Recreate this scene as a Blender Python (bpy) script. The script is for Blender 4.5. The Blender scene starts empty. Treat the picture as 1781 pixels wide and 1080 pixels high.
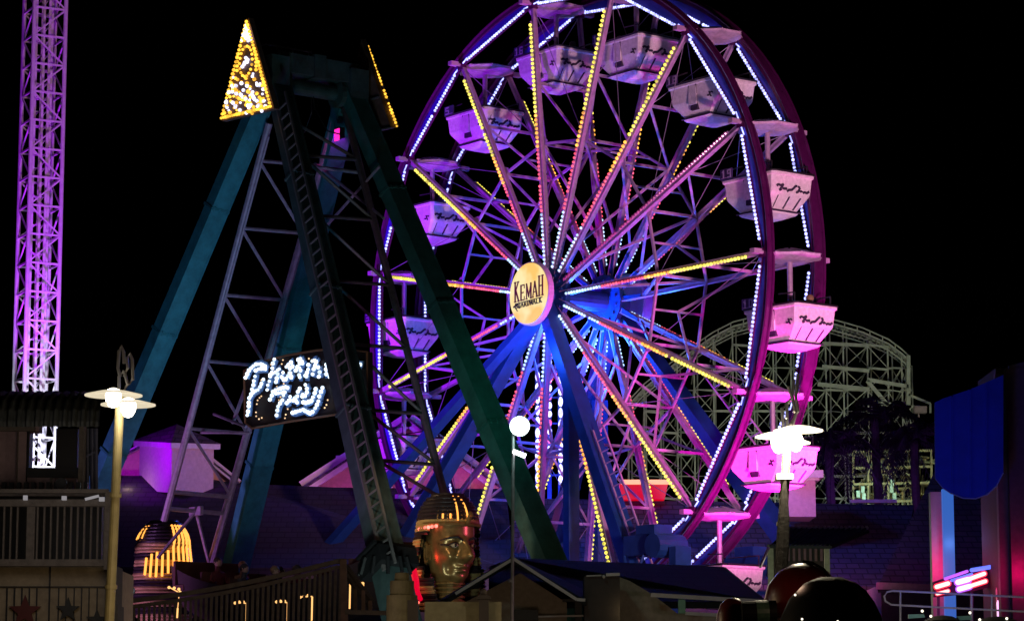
import bpy, math, random
from mathutils import Vector, Matrix, noise
random.seed(7)
sc = bpy.context.scene
# ------------------------------------------------------------------ camera
CAM_Z = 1.7
PITCH = 0.1516
cd = bpy.data.cameras.new('camera')
cam = bpy.data.objects.new('camera', cd)
sc.collection.objects.link(cam)
cam.location = (0, 0, CAM_Z)
cam.rotation_euler = (math.pi / 2 + PITCH, 0, 0)
cd.sensor_width = 36
cd.lens = 36 * 4842.4 / 1781
cd.clip_start = 0.5
cd.clip_end = 3000
sc.camera = cam
# ------------------------------------------------------------------ night sky
w = bpy.data.worlds.new("World")
sc.world = w
w.use_nodes = True
nt = w.node_tree
bg = nt.nodes['Background']
sky = nt.nodes.new('ShaderNodeTexSky')
sky.sky_type = 'NISHITA'
sky.sun_disc = False
sky.sun_elevation = math.radians(-9)
sky.sun_rotation = math.radians(200)
nt.links.new(sky.outputs[0], bg.inputs[0])
bg.inputs[1].default_value = 0.02
sc.view_settings.view_transform = 'Standard'
sc.view_settings.look = 'None'
sc.view_settings.exposure = 0.0
sc.view_settings.gamma = 1.0
sc.render.engine = 'CYCLES'
cy = sc.cycles
cy.use_light_tree = True
cy.max_bounces = 4
cy.diffuse_bounces = 2
cy.glossy_bounces = 2
cy.transmission_bounces = 2
cy.sample_clamp_indirect = 2.0
cy.caustics_reflective = False
cy.caustics_refractive = False
cy.use_denoising = True
# ------------------------------------------------------------------ geometry of the view
F = 4842.4
YAW = 0.9164
AX = Vector((math.sin(YAW), math.cos(YAW), 0))      # along the wheel's axle, away from the viewer
RX = Vector((math.cos(YAW), -math.sin(YAW), 0))     # in the wheel's plane, towards the right
HUB = Vector((2.1528, 89.378, 15.717))
PIV = Vector((-5.3376, 72.0, 18.7076))
ROT = -YAW
def ray(px, py):
    u = (px - 890.5) / F; v = (540 - py) / F
    return Vector((u, math.cos(PITCH) - v * math.sin(PITCH), math.sin(PITCH) + v * math.cos(PITCH)))
def P(px, py, Y):
    d = ray(px, py)
    return Vector((d.x / d.y * Y, Y, CAM_Z + d.z / d.y * Y))
def Q(px, py, s, O=PIV):
    """point of the vertical plane s (metres along the axle) seen at px,py, in the ride's own frame"""
    d = ray(px, py)
    t = (O + AX * s).dot(AX) / d.dot(AX)
    p = Vector((d.x * t, d.y * t, CAM_Z + d.z * t)) - O
    return Vector((p.dot(RX), s, p.z))
def W(r, s, z, O=HUB):
    return O + RX * r + AX * s + Vector((0, 0, z))
# ------------------------------------------------------------------ materials
MATS = {}
def mat(name, col, rough=0.6, metal=0.0, vary=0.25, scale=3.0, bump=0.0, spec=0.5, col2=None, coat=0.0):
    if name in MATS: return MATS[name]
    m = bpy.data.materials.new(name); m.use_nodes = True
    n = m.node_tree; b = n.nodes['Principled BSDF']
    b.inputs['Roughness'].default_value = rough
    b.inputs['Metallic'].default_value = metal
    b.inputs['Specular IOR Level'].default_value = spec
    b.inputs['Coat Weight'].default_value = coat
    tc = n.nodes.new('ShaderNodeTexCoord')
    nz = n.nodes.new('ShaderNodeTexNoise'); nz.inputs['Scale'].default_value = scale
    nz.inputs['Detail'].default_value = 6; nz.inputs['Roughness'].default_value = 0.65
    n.links.new(tc.outputs['Object'], nz.inputs['Vector'])
    cr = n.nodes.new('ShaderNodeValToRGB')
    c2 = col2 or tuple(c * (1 - vary) for c in col)
    cr.color_ramp.elements[0].position = 0.35; cr.color_ramp.elements[1].position = 0.68
    cr.color_ramp.elements[0].color = (*c2, 1); cr.color_ramp.elements[1].color = (*col, 1)
    n.links.new(nz.outputs['Fac'], cr.inputs[0]); n.links.new(cr.outputs[0], b.inputs['Base Color'])
    mr = n.nodes.new('ShaderNodeMapRange')
    mr.inputs[3].default_value = max(0, rough - 0.1); mr.inputs[4].default_value = min(1, rough + 0.12)
    n.links.new(nz.outputs['Fac'], mr.inputs[0]); n.links.new(mr.outputs[0], b.inputs['Roughness'])
    if bump:
        bp = n.nodes.new('ShaderNodeBump'); bp.inputs['Strength'].default_value = bump
        bp.inputs['Distance'].default_value = 0.03
        n.links.new(nz.outputs['Fac'], bp.inputs['Height']); n.links.new(bp.outputs[0], b.inputs['Normal'])
    MATS[name] = m
    return m
def tiled(name, c1, c2, cm, sx, sz, rough=0.85, mortar=0.03, off=0.5, plane='XZ', bump=0.5):
    """shingles, boards and panels: a brick pattern laid in object space"""
    if name in MATS: return MATS[name]
    m = bpy.data.materials.new(name); m.use_nodes = True
    n = m.node_tree; b = n.nodes['Principled BSDF']; b.inputs['Roughness'].default_value = rough
    tc = n.nodes.new('ShaderNodeTexCoord'); sp = n.nodes.new('ShaderNodeSeparateXYZ'); cb = n.nodes.new('ShaderNodeCombineXYZ')
    n.links.new(tc.outputs['Object'], sp.inputs[0])
    a, c = plane[0], plane[1]
    n.links.new(sp.outputs['XYZ'.index(a)], cb.inputs[0]); n.links.new(sp.outputs['XYZ'.index(c)], cb.inputs[1])
    br = n.nodes.new('ShaderNodeTexBrick'); br.offset = off
    br.inputs['Color1'].default_value = (*c1, 1); br.inputs['Color2'].default_value = (*c2, 1); br.inputs['Mortar'].default_value = (*cm, 1)
    br.inputs['Scale'].default_value = 1.0; br.inputs['Brick Width'].default_value = sx; br.inputs['Row Height'].default_value = sz
    br.inputs['Mortar Size'].default_value = mortar; br.inputs['Bias'].default_value = 0.0
    n.links.new(cb.outputs[0], br.inputs['Vector'])
    nz = n.nodes.new('ShaderNodeTexNoise'); nz.inputs['Scale'].default_value = 2.0; nz.inputs['Detail'].default_value = 6
    n.links.new(tc.outputs['Object'], nz.inputs['Vector'])
    mx = n.nodes.new('ShaderNodeMix'); mx.data_type = 'RGBA'; mx.blend_type = 'MULTIPLY'; mx.inputs[0].default_value = 0.6
    n.links.new(br.outputs['Color'], mx.inputs[6]); n.links.new(nz.outputs['Color'], mx.inputs[7])
    hs = n.nodes.new('ShaderNodeHueSaturation'); hs.inputs['Saturation'].default_value = 0.8; hs.inputs['Value'].default_value = 1.4
    n.links.new(mx.outputs[2], hs.inputs['Color'])
    n.links.new(hs.outputs[0], b.inputs['Base Color'])
    bp = n.nodes.new('ShaderNodeBump'); bp.inputs['Strength'].default_value = bump; bp.inputs['Distance'].default_value = 0.04; bp.invert = True
    n.links.new(br.outputs['Fac'], bp.inputs['Height']); n.links.new(bp.outputs[0], b.inputs['Normal'])
    MATS[name] = m
    return m
def emis(name, col, strength=1.0, sample=True):
    if name in MATS: return MATS[name]
    m = bpy.data.materials.new(name); m.use_nodes = True
    n = m.node_tree; b = n.nodes['Principled BSDF']
    b.inputs['Base Color'].default_value = (0.02, 0.02, 0.02, 1); b.inputs['Roughness'].default_value = 0.4
    b.inputs['Emission Color'].default_value = (*col, 1); b.inputs['Emission Strength'].default_value = strength
    if 'bulb' in name or 'chaser' in name:      # bulbs differ in brightness from one to the next
        tc = n.nodes.new('ShaderNodeTexCoord'); nz = n.nodes.new('ShaderNodeTexNoise'); nz.inputs['Scale'].default_value = 5.5; nz.inputs['Detail'].default_value = 1
        mr = n.nodes.new('ShaderNodeMapRange'); mr.inputs[1].default_value = .3; mr.inputs[2].default_value = .7
        mr.inputs[3].default_value = strength*.45; mr.inputs[4].default_value = strength*1.5
        n.links.new(tc.outputs['Object'], nz.inputs['Vector']); n.links.new(nz.outputs['Fac'], mr.inputs[0]); n.links.new(mr.outputs[0], b.inputs['Emission Strength'])
    if not sample: m.cycles.emission_sampling = 'NONE'
    MATS[name] = m
    return m
# ------------------------------------------------------------------ mesh builder
WM = {}
def perp(d, up=None):
    d = d.normalized()
    u = Vector(up) if up is not None else (Vector((0, 0, 1)) if abs(d.z) < 0.95 else Vector((1, 0, 0)))
    x = u.cross(d)
    if x.length < 1e-6: x = Vector((1, 0, 0)).cross(d)
    x.normalize()
    return x, d.cross(x).normalized()
class MB:
    def __init__(s): s.v = []; s.f = []; s.m = []; s.mi = 0
    def add(s, vs, fs):
        o = len(s.v); s.v += [Vector(p) for p in vs]
        for f in fs: s.f.append(tuple(i + o for i in f)); s.m.append(s.mi)
        return s
    def box(s, a, b):
        x0, x1 = sorted((a[0], b[0])); y0, y1 = sorted((a[1], b[1])); z0, z1 = sorted((a[2], b[2]))
        return s.add([(x0,y0,z0),(x1,y0,z0),(x1,y1,z0),(x0,y1,z0),(x0,y0,z1),(x1,y0,z1),(x1,y1,z1),(x0,y1,z1)],
                     [(0,3,2,1),(4,5,6,7),(0,1,5,4),(1,2,6,5),(2,3,7,6),(3,0,4,7)])
    def bar(s, a, b, w=.1, h=.1, up=None):
        a = Vector(a); b = Vector(b); x, y = perp(b - a, up); x = x * w / 2; y = y * h / 2
        vs = [a-x-y, a+x-y, a+x+y, a-x+y, b-x-y, b+x-y, b+x+y, b-x+y]
        return s.add(vs, [(0,3,2,1),(4,5,6,7),(0,1,5,4),(1,2,6,5),(2,3,7,6),(3,0,4,7)])
    def tbar(s, a, b, w0, h0, w1, h1, up=None):
        a = Vector(a); b = Vector(b); x, y = perp(b - a, up)
        vs = []
        for p, w_, h_ in ((a, w0, h0), (b, w1, h1)):
            X = x * w_ / 2; Y = y * h_ / 2
            vs += [p-X-Y, p+X-Y, p+X+Y, p-X+Y]
        return s.add(vs, [(0,3,2,1),(4,5,6,7),(0,1,5,4),(1,2,6,5),(2,3,7,6),(3,0,4,7)])
    def tube(s, a, b, r0, r1=None, n=8):
        r1 = r0 if r1 is None else r1
        a = Vector(a); b = Vector(b); x, y = perp(b - a); vs = []
        for p, r in ((a, r0), (b, r1)):
            for k in range(n):
                t = 2*math.pi*k/n; vs.append(p + x*math.cos(t)*r + y*math.sin(t)*r)
        fs = [(k, (k+1) % n, n+(k+1) % n, n+k) for k in range(n)] + [tuple(range(n))[::-1], tuple(range(n, 2*n))]
        return s.add(vs, fs)
    def path(s, pts, r, n=6):
        pts = [Vector(p) for p in pts]; o = []
        for i, p in enumerate(pts):
            d = pts[min(i+1, len(pts)-1)] - pts[max(i-1, 0)]; x, y = perp(d)
            rr = r[i] if isinstance(r, (list, tuple)) else r
            o += [p + x*math.cos(2*math.pi*k/n)*rr + y*math.sin(2*math.pi*k/n)*rr for k in range(n)]
        fs = []
        for i in range(len(pts)-1):
            for k in range(n): fs.append((i*n+k, i*n+(k+1) % n, (i+1)*n+(k+1) % n, (i+1)*n+k))
        fs += [tuple(range(n))[::-1], tuple(range((len(pts)-1)*n, len(pts)*n))]
        return s.add(o, fs)
    def ball(s, c, r, nu=6, nv=4, sz=None):
        c = Vector(c); rz = sz or r; vs = [c + Vector((0, 0, rz))]
        for j in range(1, nv):
            t = math.pi*j/nv
            for k in range(nu):
                a = 2*math.pi*k/nu; vs.append(c + Vector((r*math.sin(t)*math.cos(a), r*math.sin(t)*math.sin(a), rz*math.cos(t))))
        vs.append(c - Vector((0, 0, rz))); fs = []
        for k in range(nu): fs.append((0, 1+k, 1+(k+1) % nu))
        for j in range(nv-2):
            for k in range(nu): fs.append((1+j*nu+k, 1+(j+1)*nu+k, 1+(j+1)*nu+(k+1) % nu, 1+j*nu+(k+1) % nu))
        L = len(vs)-1
        for k in range(nu): fs.append((L, L-nu+(k+1) % nu, L-nu+k))
        return s.add(vs, fs)
    def prism(s, poly, t):
        """closed polygon (list of points) extruded by the vector t"""
        poly = [Vector(p) for p in poly]; t = Vector(t); n = len(poly)
        fs = [tuple(range(n)), tuple(range(2*n-1, n-1, -1))] + [(k, n+k, n+(k+1) % n, (k+1) % n) for k in range(n)]
        return s.add(poly + [p + t for p in poly], fs)
    def loft(s, rings, cap=True, closed=True):
        n = len(rings[0]); vs = [p for r in rings for p in r]; fs = []
        for i in range(len(rings)-1):
            for k in range(n if closed else n-1): fs.append((i*n+k, i*n+(k+1) % n, (i+1)*n+(k+1) % n, (i+1)*n+k))
        if cap: fs += [tuple(range(n))[::-1], tuple(range((len(rings)-1)*n, len(rings)*n))]
        return s.add(vs, fs)
    def lathe(s, c, prof, n=16, ax='Z'):
        c = Vector(c); rings = []
        for r, h in prof:
            rg = []
            for k in range(n):
                a = 2*math.pi*k/n; u, v_ = r*math.cos(a), r*math.sin(a)
                rg.append(c + (Vector((u, v_, h)) if ax == 'Z' else Vector((u, h, v_)) if ax == 'Y' else Vector((h, u, v_))))
            rings.append(rg)
        return s.loft(rings)
    def build(s, name, mats, parent=None, label=None, world=False, smooth=False, mwloc=None):
        if not isinstance(mats, (list, tuple)): mats = [mats]
        v = s.v
        me = bpy.data.meshes.new(name); o = bpy.data.objects.new(name, me); sc.collection.objects.link(o)
        if parent is not None:
            o.parent = parent; M = WM[parent.name]
            if mwloc is not None:
                o.matrix_basis = mwloc; M = M @ mwloc
            WM[o.name] = M
            if world:
                inv = M.inverted(); v = [inv @ p for p in v]
        else:
            lo = Vector((sum(p.x for p in v)/len(v), sum(p.y for p in v)/len(v), min(p.z for p in v)))
            o.location = lo; v = [p - lo for p in v]; WM[o.name] = Matrix.Translation(lo)
        me.from_pydata(v, [], s.f)
        for m in mats: me.materials.append(m)
        if len(mats) > 1: me.polygons.foreach_set('material_index', s.m)
        if smooth: me.polygons.foreach_set('use_smooth', [True]*len(s.f))
        me.update()
        import bmesh
        bm = bmesh.new(); bm.from_mesh(me); bmesh.ops.recalc_face_normals(bm, faces=bm.faces); bm.to_mesh(me); bm.free()
        if label: o['label'] = label
        return o
def pieces(b, name, mats, parent=None, label=None, gap=.02, **kw):
    """build every separate piece collected in b as an object of its own"""
    n = len(b.v); par = list(range(n))
    def find(i):
        while par[i] != i: par[i] = par[par[i]]; i = par[i]
        return i
    for f in b.f:
        r0 = find(f[0])
        for i in f[1:]: par[find(i)] = r0
    comp = {}
    for i in range(n): comp.setdefault(find(i), []).append(i)
    bx = [[min(b.v[i][a] for i in c) - gap for a in range(3)] + [max(b.v[i][a] for i in c) + gap for a in range(3)] for c in comp.values()]
    roots = list(comp); cp = list(range(len(roots)))
    def fc(i):
        while cp[i] != i: i = cp[i]
        return i
    for i in range(len(roots)):
        for j in range(i):
            if all(bx[i][a] <= bx[j][a+3] and bx[j][a] <= bx[i][a+3] for a in range(3)): cp[fc(i)] = fc(j)
    grp = {}
    for k, r in enumerate(roots): grp.setdefault(fc(k), set()).add(r)
    out = []
    for g in grp.values():
        m = MB(); idx = {}
        for f, mi in zip(b.f, b.m):
            if find(f[0]) in g:
                for i in f:
                    if i not in idx: idx[i] = len(m.v); m.v.append(b.v[i])
                m.f.append(tuple(idx[i] for i in f)); m.m.append(mi)
        out.append(m.build(name, mats, parent, label, **kw))
    return out
def tag(o, label=None, cat=None, group=None, kind=None):
    if label: o['label'] = label
    if cat: o['category'] = cat
    if group: o['group'] = group
    if kind: o['kind'] = kind
    return o
def thing(name, loc, label, cat, rotz=0, group=None):
    o = bpy.data.objects.new(name, None); sc.collection.objects.link(o)
    o.location = loc; o.rotation_euler = (0, 0, rotz); o.empty_display_size = 0.3
    WM[o.name] = Matrix.Translation(Vector(loc)) @ Matrix.Rotation(rotz, 4, 'Z')
    return tag(o, label, cat, group)
def light(name, loc, power, col, size=0.3, target=None, cone=60, blend=0.6):
    ld = bpy.data.lights.new(name, 'SPOT' if target is not None else 'POINT')
    ld.energy = power; ld.color = col; ld.shadow_soft_size = size
    o = bpy.data.objects.new(name, ld); sc.collection.objects.link(o); o.location = loc
    if target is not None:
        ld.spot_size = math.radians(cone); ld.spot_blend = blend
        o.rotation_euler = (Vector(target) - Vector(loc)).to_track_quat('-Z', 'Y').to_euler()
    return o
# ------------------------------------------------------------------ floodlights of the fair and added fill lights
VIO = (0.42, 0.04, 1.0); MAG = (1.0, 0.06, 0.72); BLU = (0.02, 0.12, 1.0); TEAL = (0.03, 0.42, 0.60); WARM = (1.0, 0.72, 0.38)
light('flood_violet_wheel', W(-9, -14.5, -7.0), 24000, (0.34, 0.0, 1.0), .4, W(-7, 0, 2), 66, .9)
light('flood_magenta_wheel', W(15.5, -1.5, -14.5), 17000, (1, .01, .62), .4, W(9.5, 0, -6), 44, 1.0)
light('flood_magenta_rim', W(13.4, -2.6, -9.4), 8500, (1, .0, .68), .3, W(8.8, -.3, -5.4), 74, 1.0)
light('leg_wash', P(660, 1180, 58), 1300, (.55, .75, .70), .5, P(600, 560, 71), 62)  # added fill to lift the dark ship legs
light('head_left_fill', W(4.2, -3.4, -11.9, PIV), 330, (1, .70, .40), .25, W(6.1, -.7, -12.4, PIV), 52)  # added fill for the striped side of the headdress
light('fence_glow', P(450, 1150, 34.5), 16, (1, .72, .62), .5)  # added fill to brighten the ramp fence
light('balcony_glow', P(70, 880, 30.2), 11, (.95, .9, .95), .4)  # added fill to bring out the balusters
light('rail_glow', P(1650, 1075, 44.5), 40, (1, .9, .95), .3)  # added fill so the pale railing shows
light('palm_violet', P(1500, 900, 112), 900, (.35, .08, .9), .4, P(1540, 760, 121), 70)
light('flood_magenta_low', W(13.2, 1.0, -9.2), 3200, (1, .01, .62), .3, W(9, 1.1, -4.5), 55, 1.0)
light('flood_pink_front', W(34, -9, -9), 33000, (1.0, 0.50, 0.70), .8, W(0, 0, 1), 44)
light('flood_lilac_front', W(2, -26, -13), 3600, (0.66, 0.28, 0.90), .8, W(0, 0, 1), 60)
light('blue_hub_front', W(0.3, -2.9, -1.8), 420, BLU, .3)
light('blue_hub_inside', W(0.0, 0.0, -1.2), 1500, BLU, .3)
light('blue_hub_rear', W(0.4, 3.6, -1.5), 800, BLU, .3)
light('blue_disc_wash', W(-.6, 1.5, -1.4), 160, (.03, .25, 1), .15)
light('blue_legs', W(2, -7.5, -14), 1300, BLU, .5, W(0, -2, -6), 80)
light('blue_legs_rear', W(4, 7, -14), 2200, BLU, .5, W(3, 2, -5), 80)
light('tower_violet', P(60, 900, 103), 17000, (0.46, 0.02, 1.0), .3, P(75, 300, 108), 60)
light('tower_white', P(88, 980, 105), 8500, (0.80, 0.86, 1.0), .3, P(64, 800, 110), 64, 1.0)
light('teal_leg_left', P(330, 900, 60), 1300, (.0, .34, .55), .3, P(330, 450, 70), 46)
light('teal_leg_rear', P(470, 1000, 66), 900, (.0, .34, .55), .3, P(520, 520, 74), 60)
light('violet_arms', P(330, 1100, 60), 1100, (0.75, 0.35, 1.0), .4, P(470, 560, 70), 66)
light('pink_leg_top', P(590, 222, 72.6), 90, (1.0, 0.0, 0.42), .04, P(585, 268, 73.4), 60)
light('roof_wash', P(900, 1200, 70), 220, (0.42, 0.10, 0.60), 2.0, P(1000, 900, 95), 110)
light('roof_wash_left', P(380, 1200, 74), 90, (0.45, 0.12, 0.6), 2.0, P(420, 880, 98), 110)
light('roof_wash_right', P(1600, 1150, 66), 290, (0.50, 0.12, 0.62), 2.0, P(1560, 900, 86), 110)
light('cupola_violet', P(190, 780, 92.6), 900, (0.36, 0.0, 1.0), .6, P(268, 800, 96), 75)
light('coaster_flood', P(1640, 960, 128), 3000, (0.78, 0.90, 0.70), 1.0, P(1480, 640, 150), 70)
light('coaster_flood_left', P(1150, 940, 134), 1300, (0.88, 0.85, 0.66), 1.0, P(1280, 640, 150), 70)
light('coaster_amber', P(1540, 850, 141), 260, (1.0, 0.80, 0.22), .6)
light('coaster_aqua', P(1510, 880, 142), 280, (0.45, 1.0, 0.9), .6)
light('midway_glow', (-3, 26, 3.2), 95, WARM, 1.0)
light('midway_glow_right', (1.5, 31, 3.4), 30, WARM, 1.0)
light('blue_banner', P(1600, 1000, 44), 170, (0.0, 0.02, 1.0), .3, P(1685, 760, 50), 70)
light('pillar_red', P(1632, 985, 54.0), 26, (1.0, 0.0, 0.12), .1)
light('pillar_red_right', P(1776, 995, 50.8), 14, (1.0, 0.0, 0.15), .1)
light('pillar_blue', P(1662, 940, 54.0), 8, (0.15, 0.35, 1.0), .1)
# ------------------------------------------------------------------ shared materials
m_spoke = mat('lilac painted steel', (0.46, 0.32, 0.46), .45, .1, .3, 5)
m_rim = mat('dark wheel rim paint', (0.09, 0.007, 0.08), .3, .1, .3, 4)
m_rimpan = mat('deep blue rim panel', (0.06, 0.05, 0.5), .45, .2, .3, 4)
m_tub = mat('weathered pale fibreglass', (0.80, 0.72, 0.74), .5, 0, .26, 9, .06)
m_tubdark = mat('dark seam and lettering vinyl', (0.035, 0.02, 0.05), .6)
m_canopy = mat('lilac canopy fibreglass', (0.60, 0.42, 0.60), .6, 0, .35, 7)
m_blue = mat('cobalt blue leg paint', (0.008, 0.055, 0.20), .45, .1, .3, 3)
m_teal = mat('teal leg paint', (0.04, 0.26, 0.32), .5, .1, .4, 3)
m_tealdark = mat('teal leg paint shaded', (0.07, 0.11, 0.11), .55, .1, .45, 3)  # darker copy of the teal paint, shade put into the colour
m_steel = mat('galvanised steel', (0.42, 0.40, 0.42), .4, .7, .3, 6)
m_black = mat('soot black metal', (0.015, 0.014, 0.016), .5)
m_cable = mat('grey steel cable', (0.30, 0.26, 0.32), .5, .4)
e_blu = emis('blue white bulb', (0.45, 0.68, 1.0), 2.0)
e_rimled = emis('violet white bulb', (0.36, 0.38, 1.0), 2.6)
e_red = emis('coral red bulb', (1.0, 0.10, 0.16), 1.7)
e_org = emis('amber bulb', (1.0, 0.42, 0.05), 1.7)
e_yel = emis('lemon yellow bulb', (1.0, 0.86, 0.10), 1.4)
e_gold = emis('golden bulb', (1.0, 0.50, 0.04), 1.8)
e_wht = emis('cool white bulb', (0.70, 0.85, 1.0), 2.4)
m_off = mat('unlit bulb glass', (0.32, 0.12, 0.24), .2)
# ------------------------------------------------------------------ ground
g = MB().box((-400, -20, -.5), (500, 900, 0)).build('ground', mat('worn asphalt', (0.05, 0.048, 0.05), .9, 0, .3, .6, .4))
tag(g, kind='structure')
# ------------------------------------------------------------------ ferris wheel (own frame: x along the wheel, y along the axle)
HZ = HUB.z
fw = thing('ferris_wheel', (HUB.x, HUB.y, 0), 'tall lit ferris wheel with yellow red and blue light spokes and pale tubs', 'ferris wheel', ROT)
N = 15; PH0 = -0.0067; RAD = 10.0; HW = 0.99
def wp(k, r, s):
    t = PH0 + 2*math.pi*k/N
    return Vector((r*math.cos(t), s, HZ - r*math.sin(t)))
def wt(t, r, s): return Vector((r*math.cos(t), s, HZ - r*math.sin(t)))
for side in (-1, 1):
    y0 = side*HW
    b = MB()
    n = 120
    bw = .10 if side < 0 else .19
    prof = [(10.10, -bw), (10.24, -bw), (10.24, bw), (10.10, bw)]
    rings = [[wt(2*math.pi*i/n, r, y0 + s) for r, s in prof] for i in range(n+1)]
    b.loft(rings, cap=False)
    for rr, ss in ((10.26, -bw), (10.26, bw)):
        b.path([wt(2*math.pi*i/n, rr, y0+ss) for i in range(n+1)], .045, 6)
    rim = b.build('rim', m_rim, fw, 'dark double rim, magenta on its lower right' if side < 0 else None)
    b = MB()
    for k in range(N):
        a0 = PH0 + 2*math.pi*k/N; a1 = PH0 + 2*math.pi*(k+1)/N
        poly = [wt(a0, 9.98, y0-.02), wt(a1, 9.98, y0-.02)] + [wt(a1 + (a0-a1)*j/6, 10.11, y0-.02) for j in range(7)]
        b.prism(poly, (0, .04, 0))
    b.build('rim_panel', m_rimpan, rim)
    b = MB()
    for k in range(N):
        p0, p1 = wp(k, 9.96, y0), wp(k+1, 9.96, y0); b.tube(p0, p1, .05, n=6)
        b.box(p0 - Vector((.14, .1, .14)), p0 + Vector((.14, .1, .14)))
    b.build('rim_chord', m_rim, rim)
    b = MB()
    for k in range(N):
        p0, p1 = wp(k, 9.96, y0-.1), wp(k+1, 9.96, y0-.1)
        L = (p1-p0).length; m_ = int((L-.86)/.125)
        b.mi = 1; b.bar(p0.lerp(p1, .08) + Vector((0, .035, 0)), p0.lerp(p1, .92) + Vector((0, .035, 0)), .07, .03, (0, 1, 0)); b.mi = 0
        if k: b.bar(wp(k-.1, 9.955, y0-.075), wp(k+.1, 9.955, y0-.075), .03, .03, (0, 1, 0))
        for j in range(m_+1):
            if random.random() < .015: continue
            b.ball(p0 + (p1-p0)*((.43 + j*(L-.86)/m_)/L), .052, 6, 4)
    b.build('light_string', [e_rimled, m_rim], rim)
UNLIT = {(14, -1)}
for side in (-1, 1):
    for k in range(N):
        y0 = side*HW
        hubp = wp(k, .55, side*1.15); tip = wp(k, 9.95, y0)
        b = MB(); b.bar(hubp, tip, .12, .10, (0, 1, 0))
        lipd = (tip-hubp).normalized().cross(Vector((0, 1, 0))) * .07
        lat = lipd if lipd.x*side > 0 else -lipd
        if abs(lipd.x) < .02: lat = lipd if lipd.z*side > 0 else -lipd
        b.bar(hubp - lat, tip - lat, .03, .16, (0, 1, 0))
        sp = b.build('spoke', m_spoke, fw)
        b = MB()
        off = (k, side) in UNLIT
        L0, L1 = (.95 if side < 0 else 1.3), (9.35 if side < 0 else 8.7)
        sa = lambda q_: hubp.lerp(tip, (q_-.55)/9.4) + Vector((0, -.08 if side < 0 else .075, 0)) + lat*.75
        b.mi = 5; b.bar(sa(L0-.08), sa(L1+.05), .06, .045, (0, 1, 0))
        q = L0; jit = random.uniform(-.25, .25)
        while q < L1:
            t = (q-.55)/(9.95-.55); c = hubp.lerp(tip, t) + Vector((0, -.12 if side < 0 else .115, 0)) + lat*.75
            if off: b.mi = 4
            elif q < 2.75 + jit*.6: b.mi = 0
            elif q < 4.9 + jit: b.mi = 1
            elif q < 6.1 + jit: b.mi = 2
            else: b.mi = 3
            if side > 0 and random.random() < .10: b.mi = 4
            if random.random() > .012: b.ball(c, .046 if b.mi < 2 else .058 if side < 0 else .05, 6, 4)
            q += .137 if b.mi < 2 or off else .15
        b.build('light_string', [e_blu, e_red, e_org, e_yel, m_off, m_spoke], sp, 'unlit bulbs' if off else None)
# bracing between the two wheels
b = MB(); cb = MB()
for k in range(N):
    for r in (5.15, 7.25): b.bar(wp(k, r, -HW), wp(k, r, HW), .085, .085)
    for side in (-1, 1): b.bar(wp(k, 5.15, side*HW), wp(k+1, 5.15, side*HW), .075, .075)
    mid = (wp(k, 5.15, 0) + wp(k+1, 5.15, 0))/2
    b.bar(wp(k, 7.25, -HW), wp(k, 5.15, HW), .07, .07)
    b.bar(wp(k, 5.2, -HW), wp(k, 2.2, HW), .08, .08)
    b.bar(wp(k, 5.2, HW), wp(k, 2.2, -HW), .08, .08)
    b.bar(wp(k, 7.25, HW), mid, .07, .07); b.bar(wp(k+1, 7.25, -HW), mid, .07, .07)
    b.bar(mid + Vector((0, -HW, 0)), mid + Vector((0, HW, 0)), .06, .06)
    gus = [wp(k, 5.0, -HW-.03), wp(k, 5.5, -HW-.03), wp(k+.12, 5.2, -HW-.03)]; b.prism(gus, (0, .03, 0))
    cb.tube(wp(k, 9.9, -HW), wp(k, 7.25, HW), .014, n=5); cb.tube(wp(k, 9.9, HW), wp(k, 7.25, -HW), .014, n=5)
    cb.tube(wp(k, 9.9, -HW), wp(k+1, 5.2, -HW), .012, n=5)
b.build('cross_brace', m_spoke, fw)
cb.build('brace_cable', m_cable, fw)
# hub
b = MB(); b.lathe((0, 0, HZ), [(.3, -1.75), (.34, -1.5), (.34, 1.9), (.3, 2.05)], 16, 'Y')
b.build('axle', m_blue, fw, smooth=False)
for side in (-1, 1):
    b = MB(); y0 = side*1.12
    b.lathe((0, 0, HZ), [(.3, y0-.10), (.92, y0-.10), (.92, y0+.10), (.3, y0+.10)], 15, 'Y')
    for k in range(N):
        b.prism([wp(k-.28, .85, y0-.02), wp(k+.28, .85, y0-.02), wp(k+.05, 1.9, side*1.06-.02), wp(k-.05, 1.9, side*1.06-.02)], (0, .04, 0))
        b.tube(wp(k+.5, .7, y0-.16), wp(k+.5, .7, y0+.16), .05, n=6)
    b.build('hub_flange', m_blue, fw)
# KEMAH sign on the front of the axle
b = MB(); b.lathe((0, 0, HZ), [(.1, -1.80), (1.01, -1.80), (1.03, -1.82), (1.03, -2.0), (1.0, -2.02), (.1, -2.02)], 48, 'Y')
hs = b.build('hub_sign', mat('lilac sign drum', (.5, .38, .62), .5), fw, 'round glowing yellow sign reading KEMAH BOARDWALK')
b = MB(); b.lathe((0, 0, HZ), [(.01, -2.03), (.99, -2.03), (.99, -2.045), (.01, -2.05)], 48, 'Y')
m_sf = emis('glowing cream sign face', (1.0, 0.70, 0.25), 1.0)
nn = m_sf.node_tree; lw = nn.nodes.new('ShaderNodeTexNoise'); lw.inputs['Scale'].default_value = 1.1
cr = nn.nodes.new('ShaderNodeValToRGB'); cr.color_ramp.elements[0].position = .42; cr.color_ramp.elements[0].color = (1, .60, .13, 1)
cr.color_ramp.elements[1].position = .6; cr.color_ramp.elements[1].color = (1, .85, .40, 1)
tcn = nn.nodes.new('ShaderNodeTexCoord'); nn.links.new(tcn.outputs['Object'], lw.inputs[0])
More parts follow.
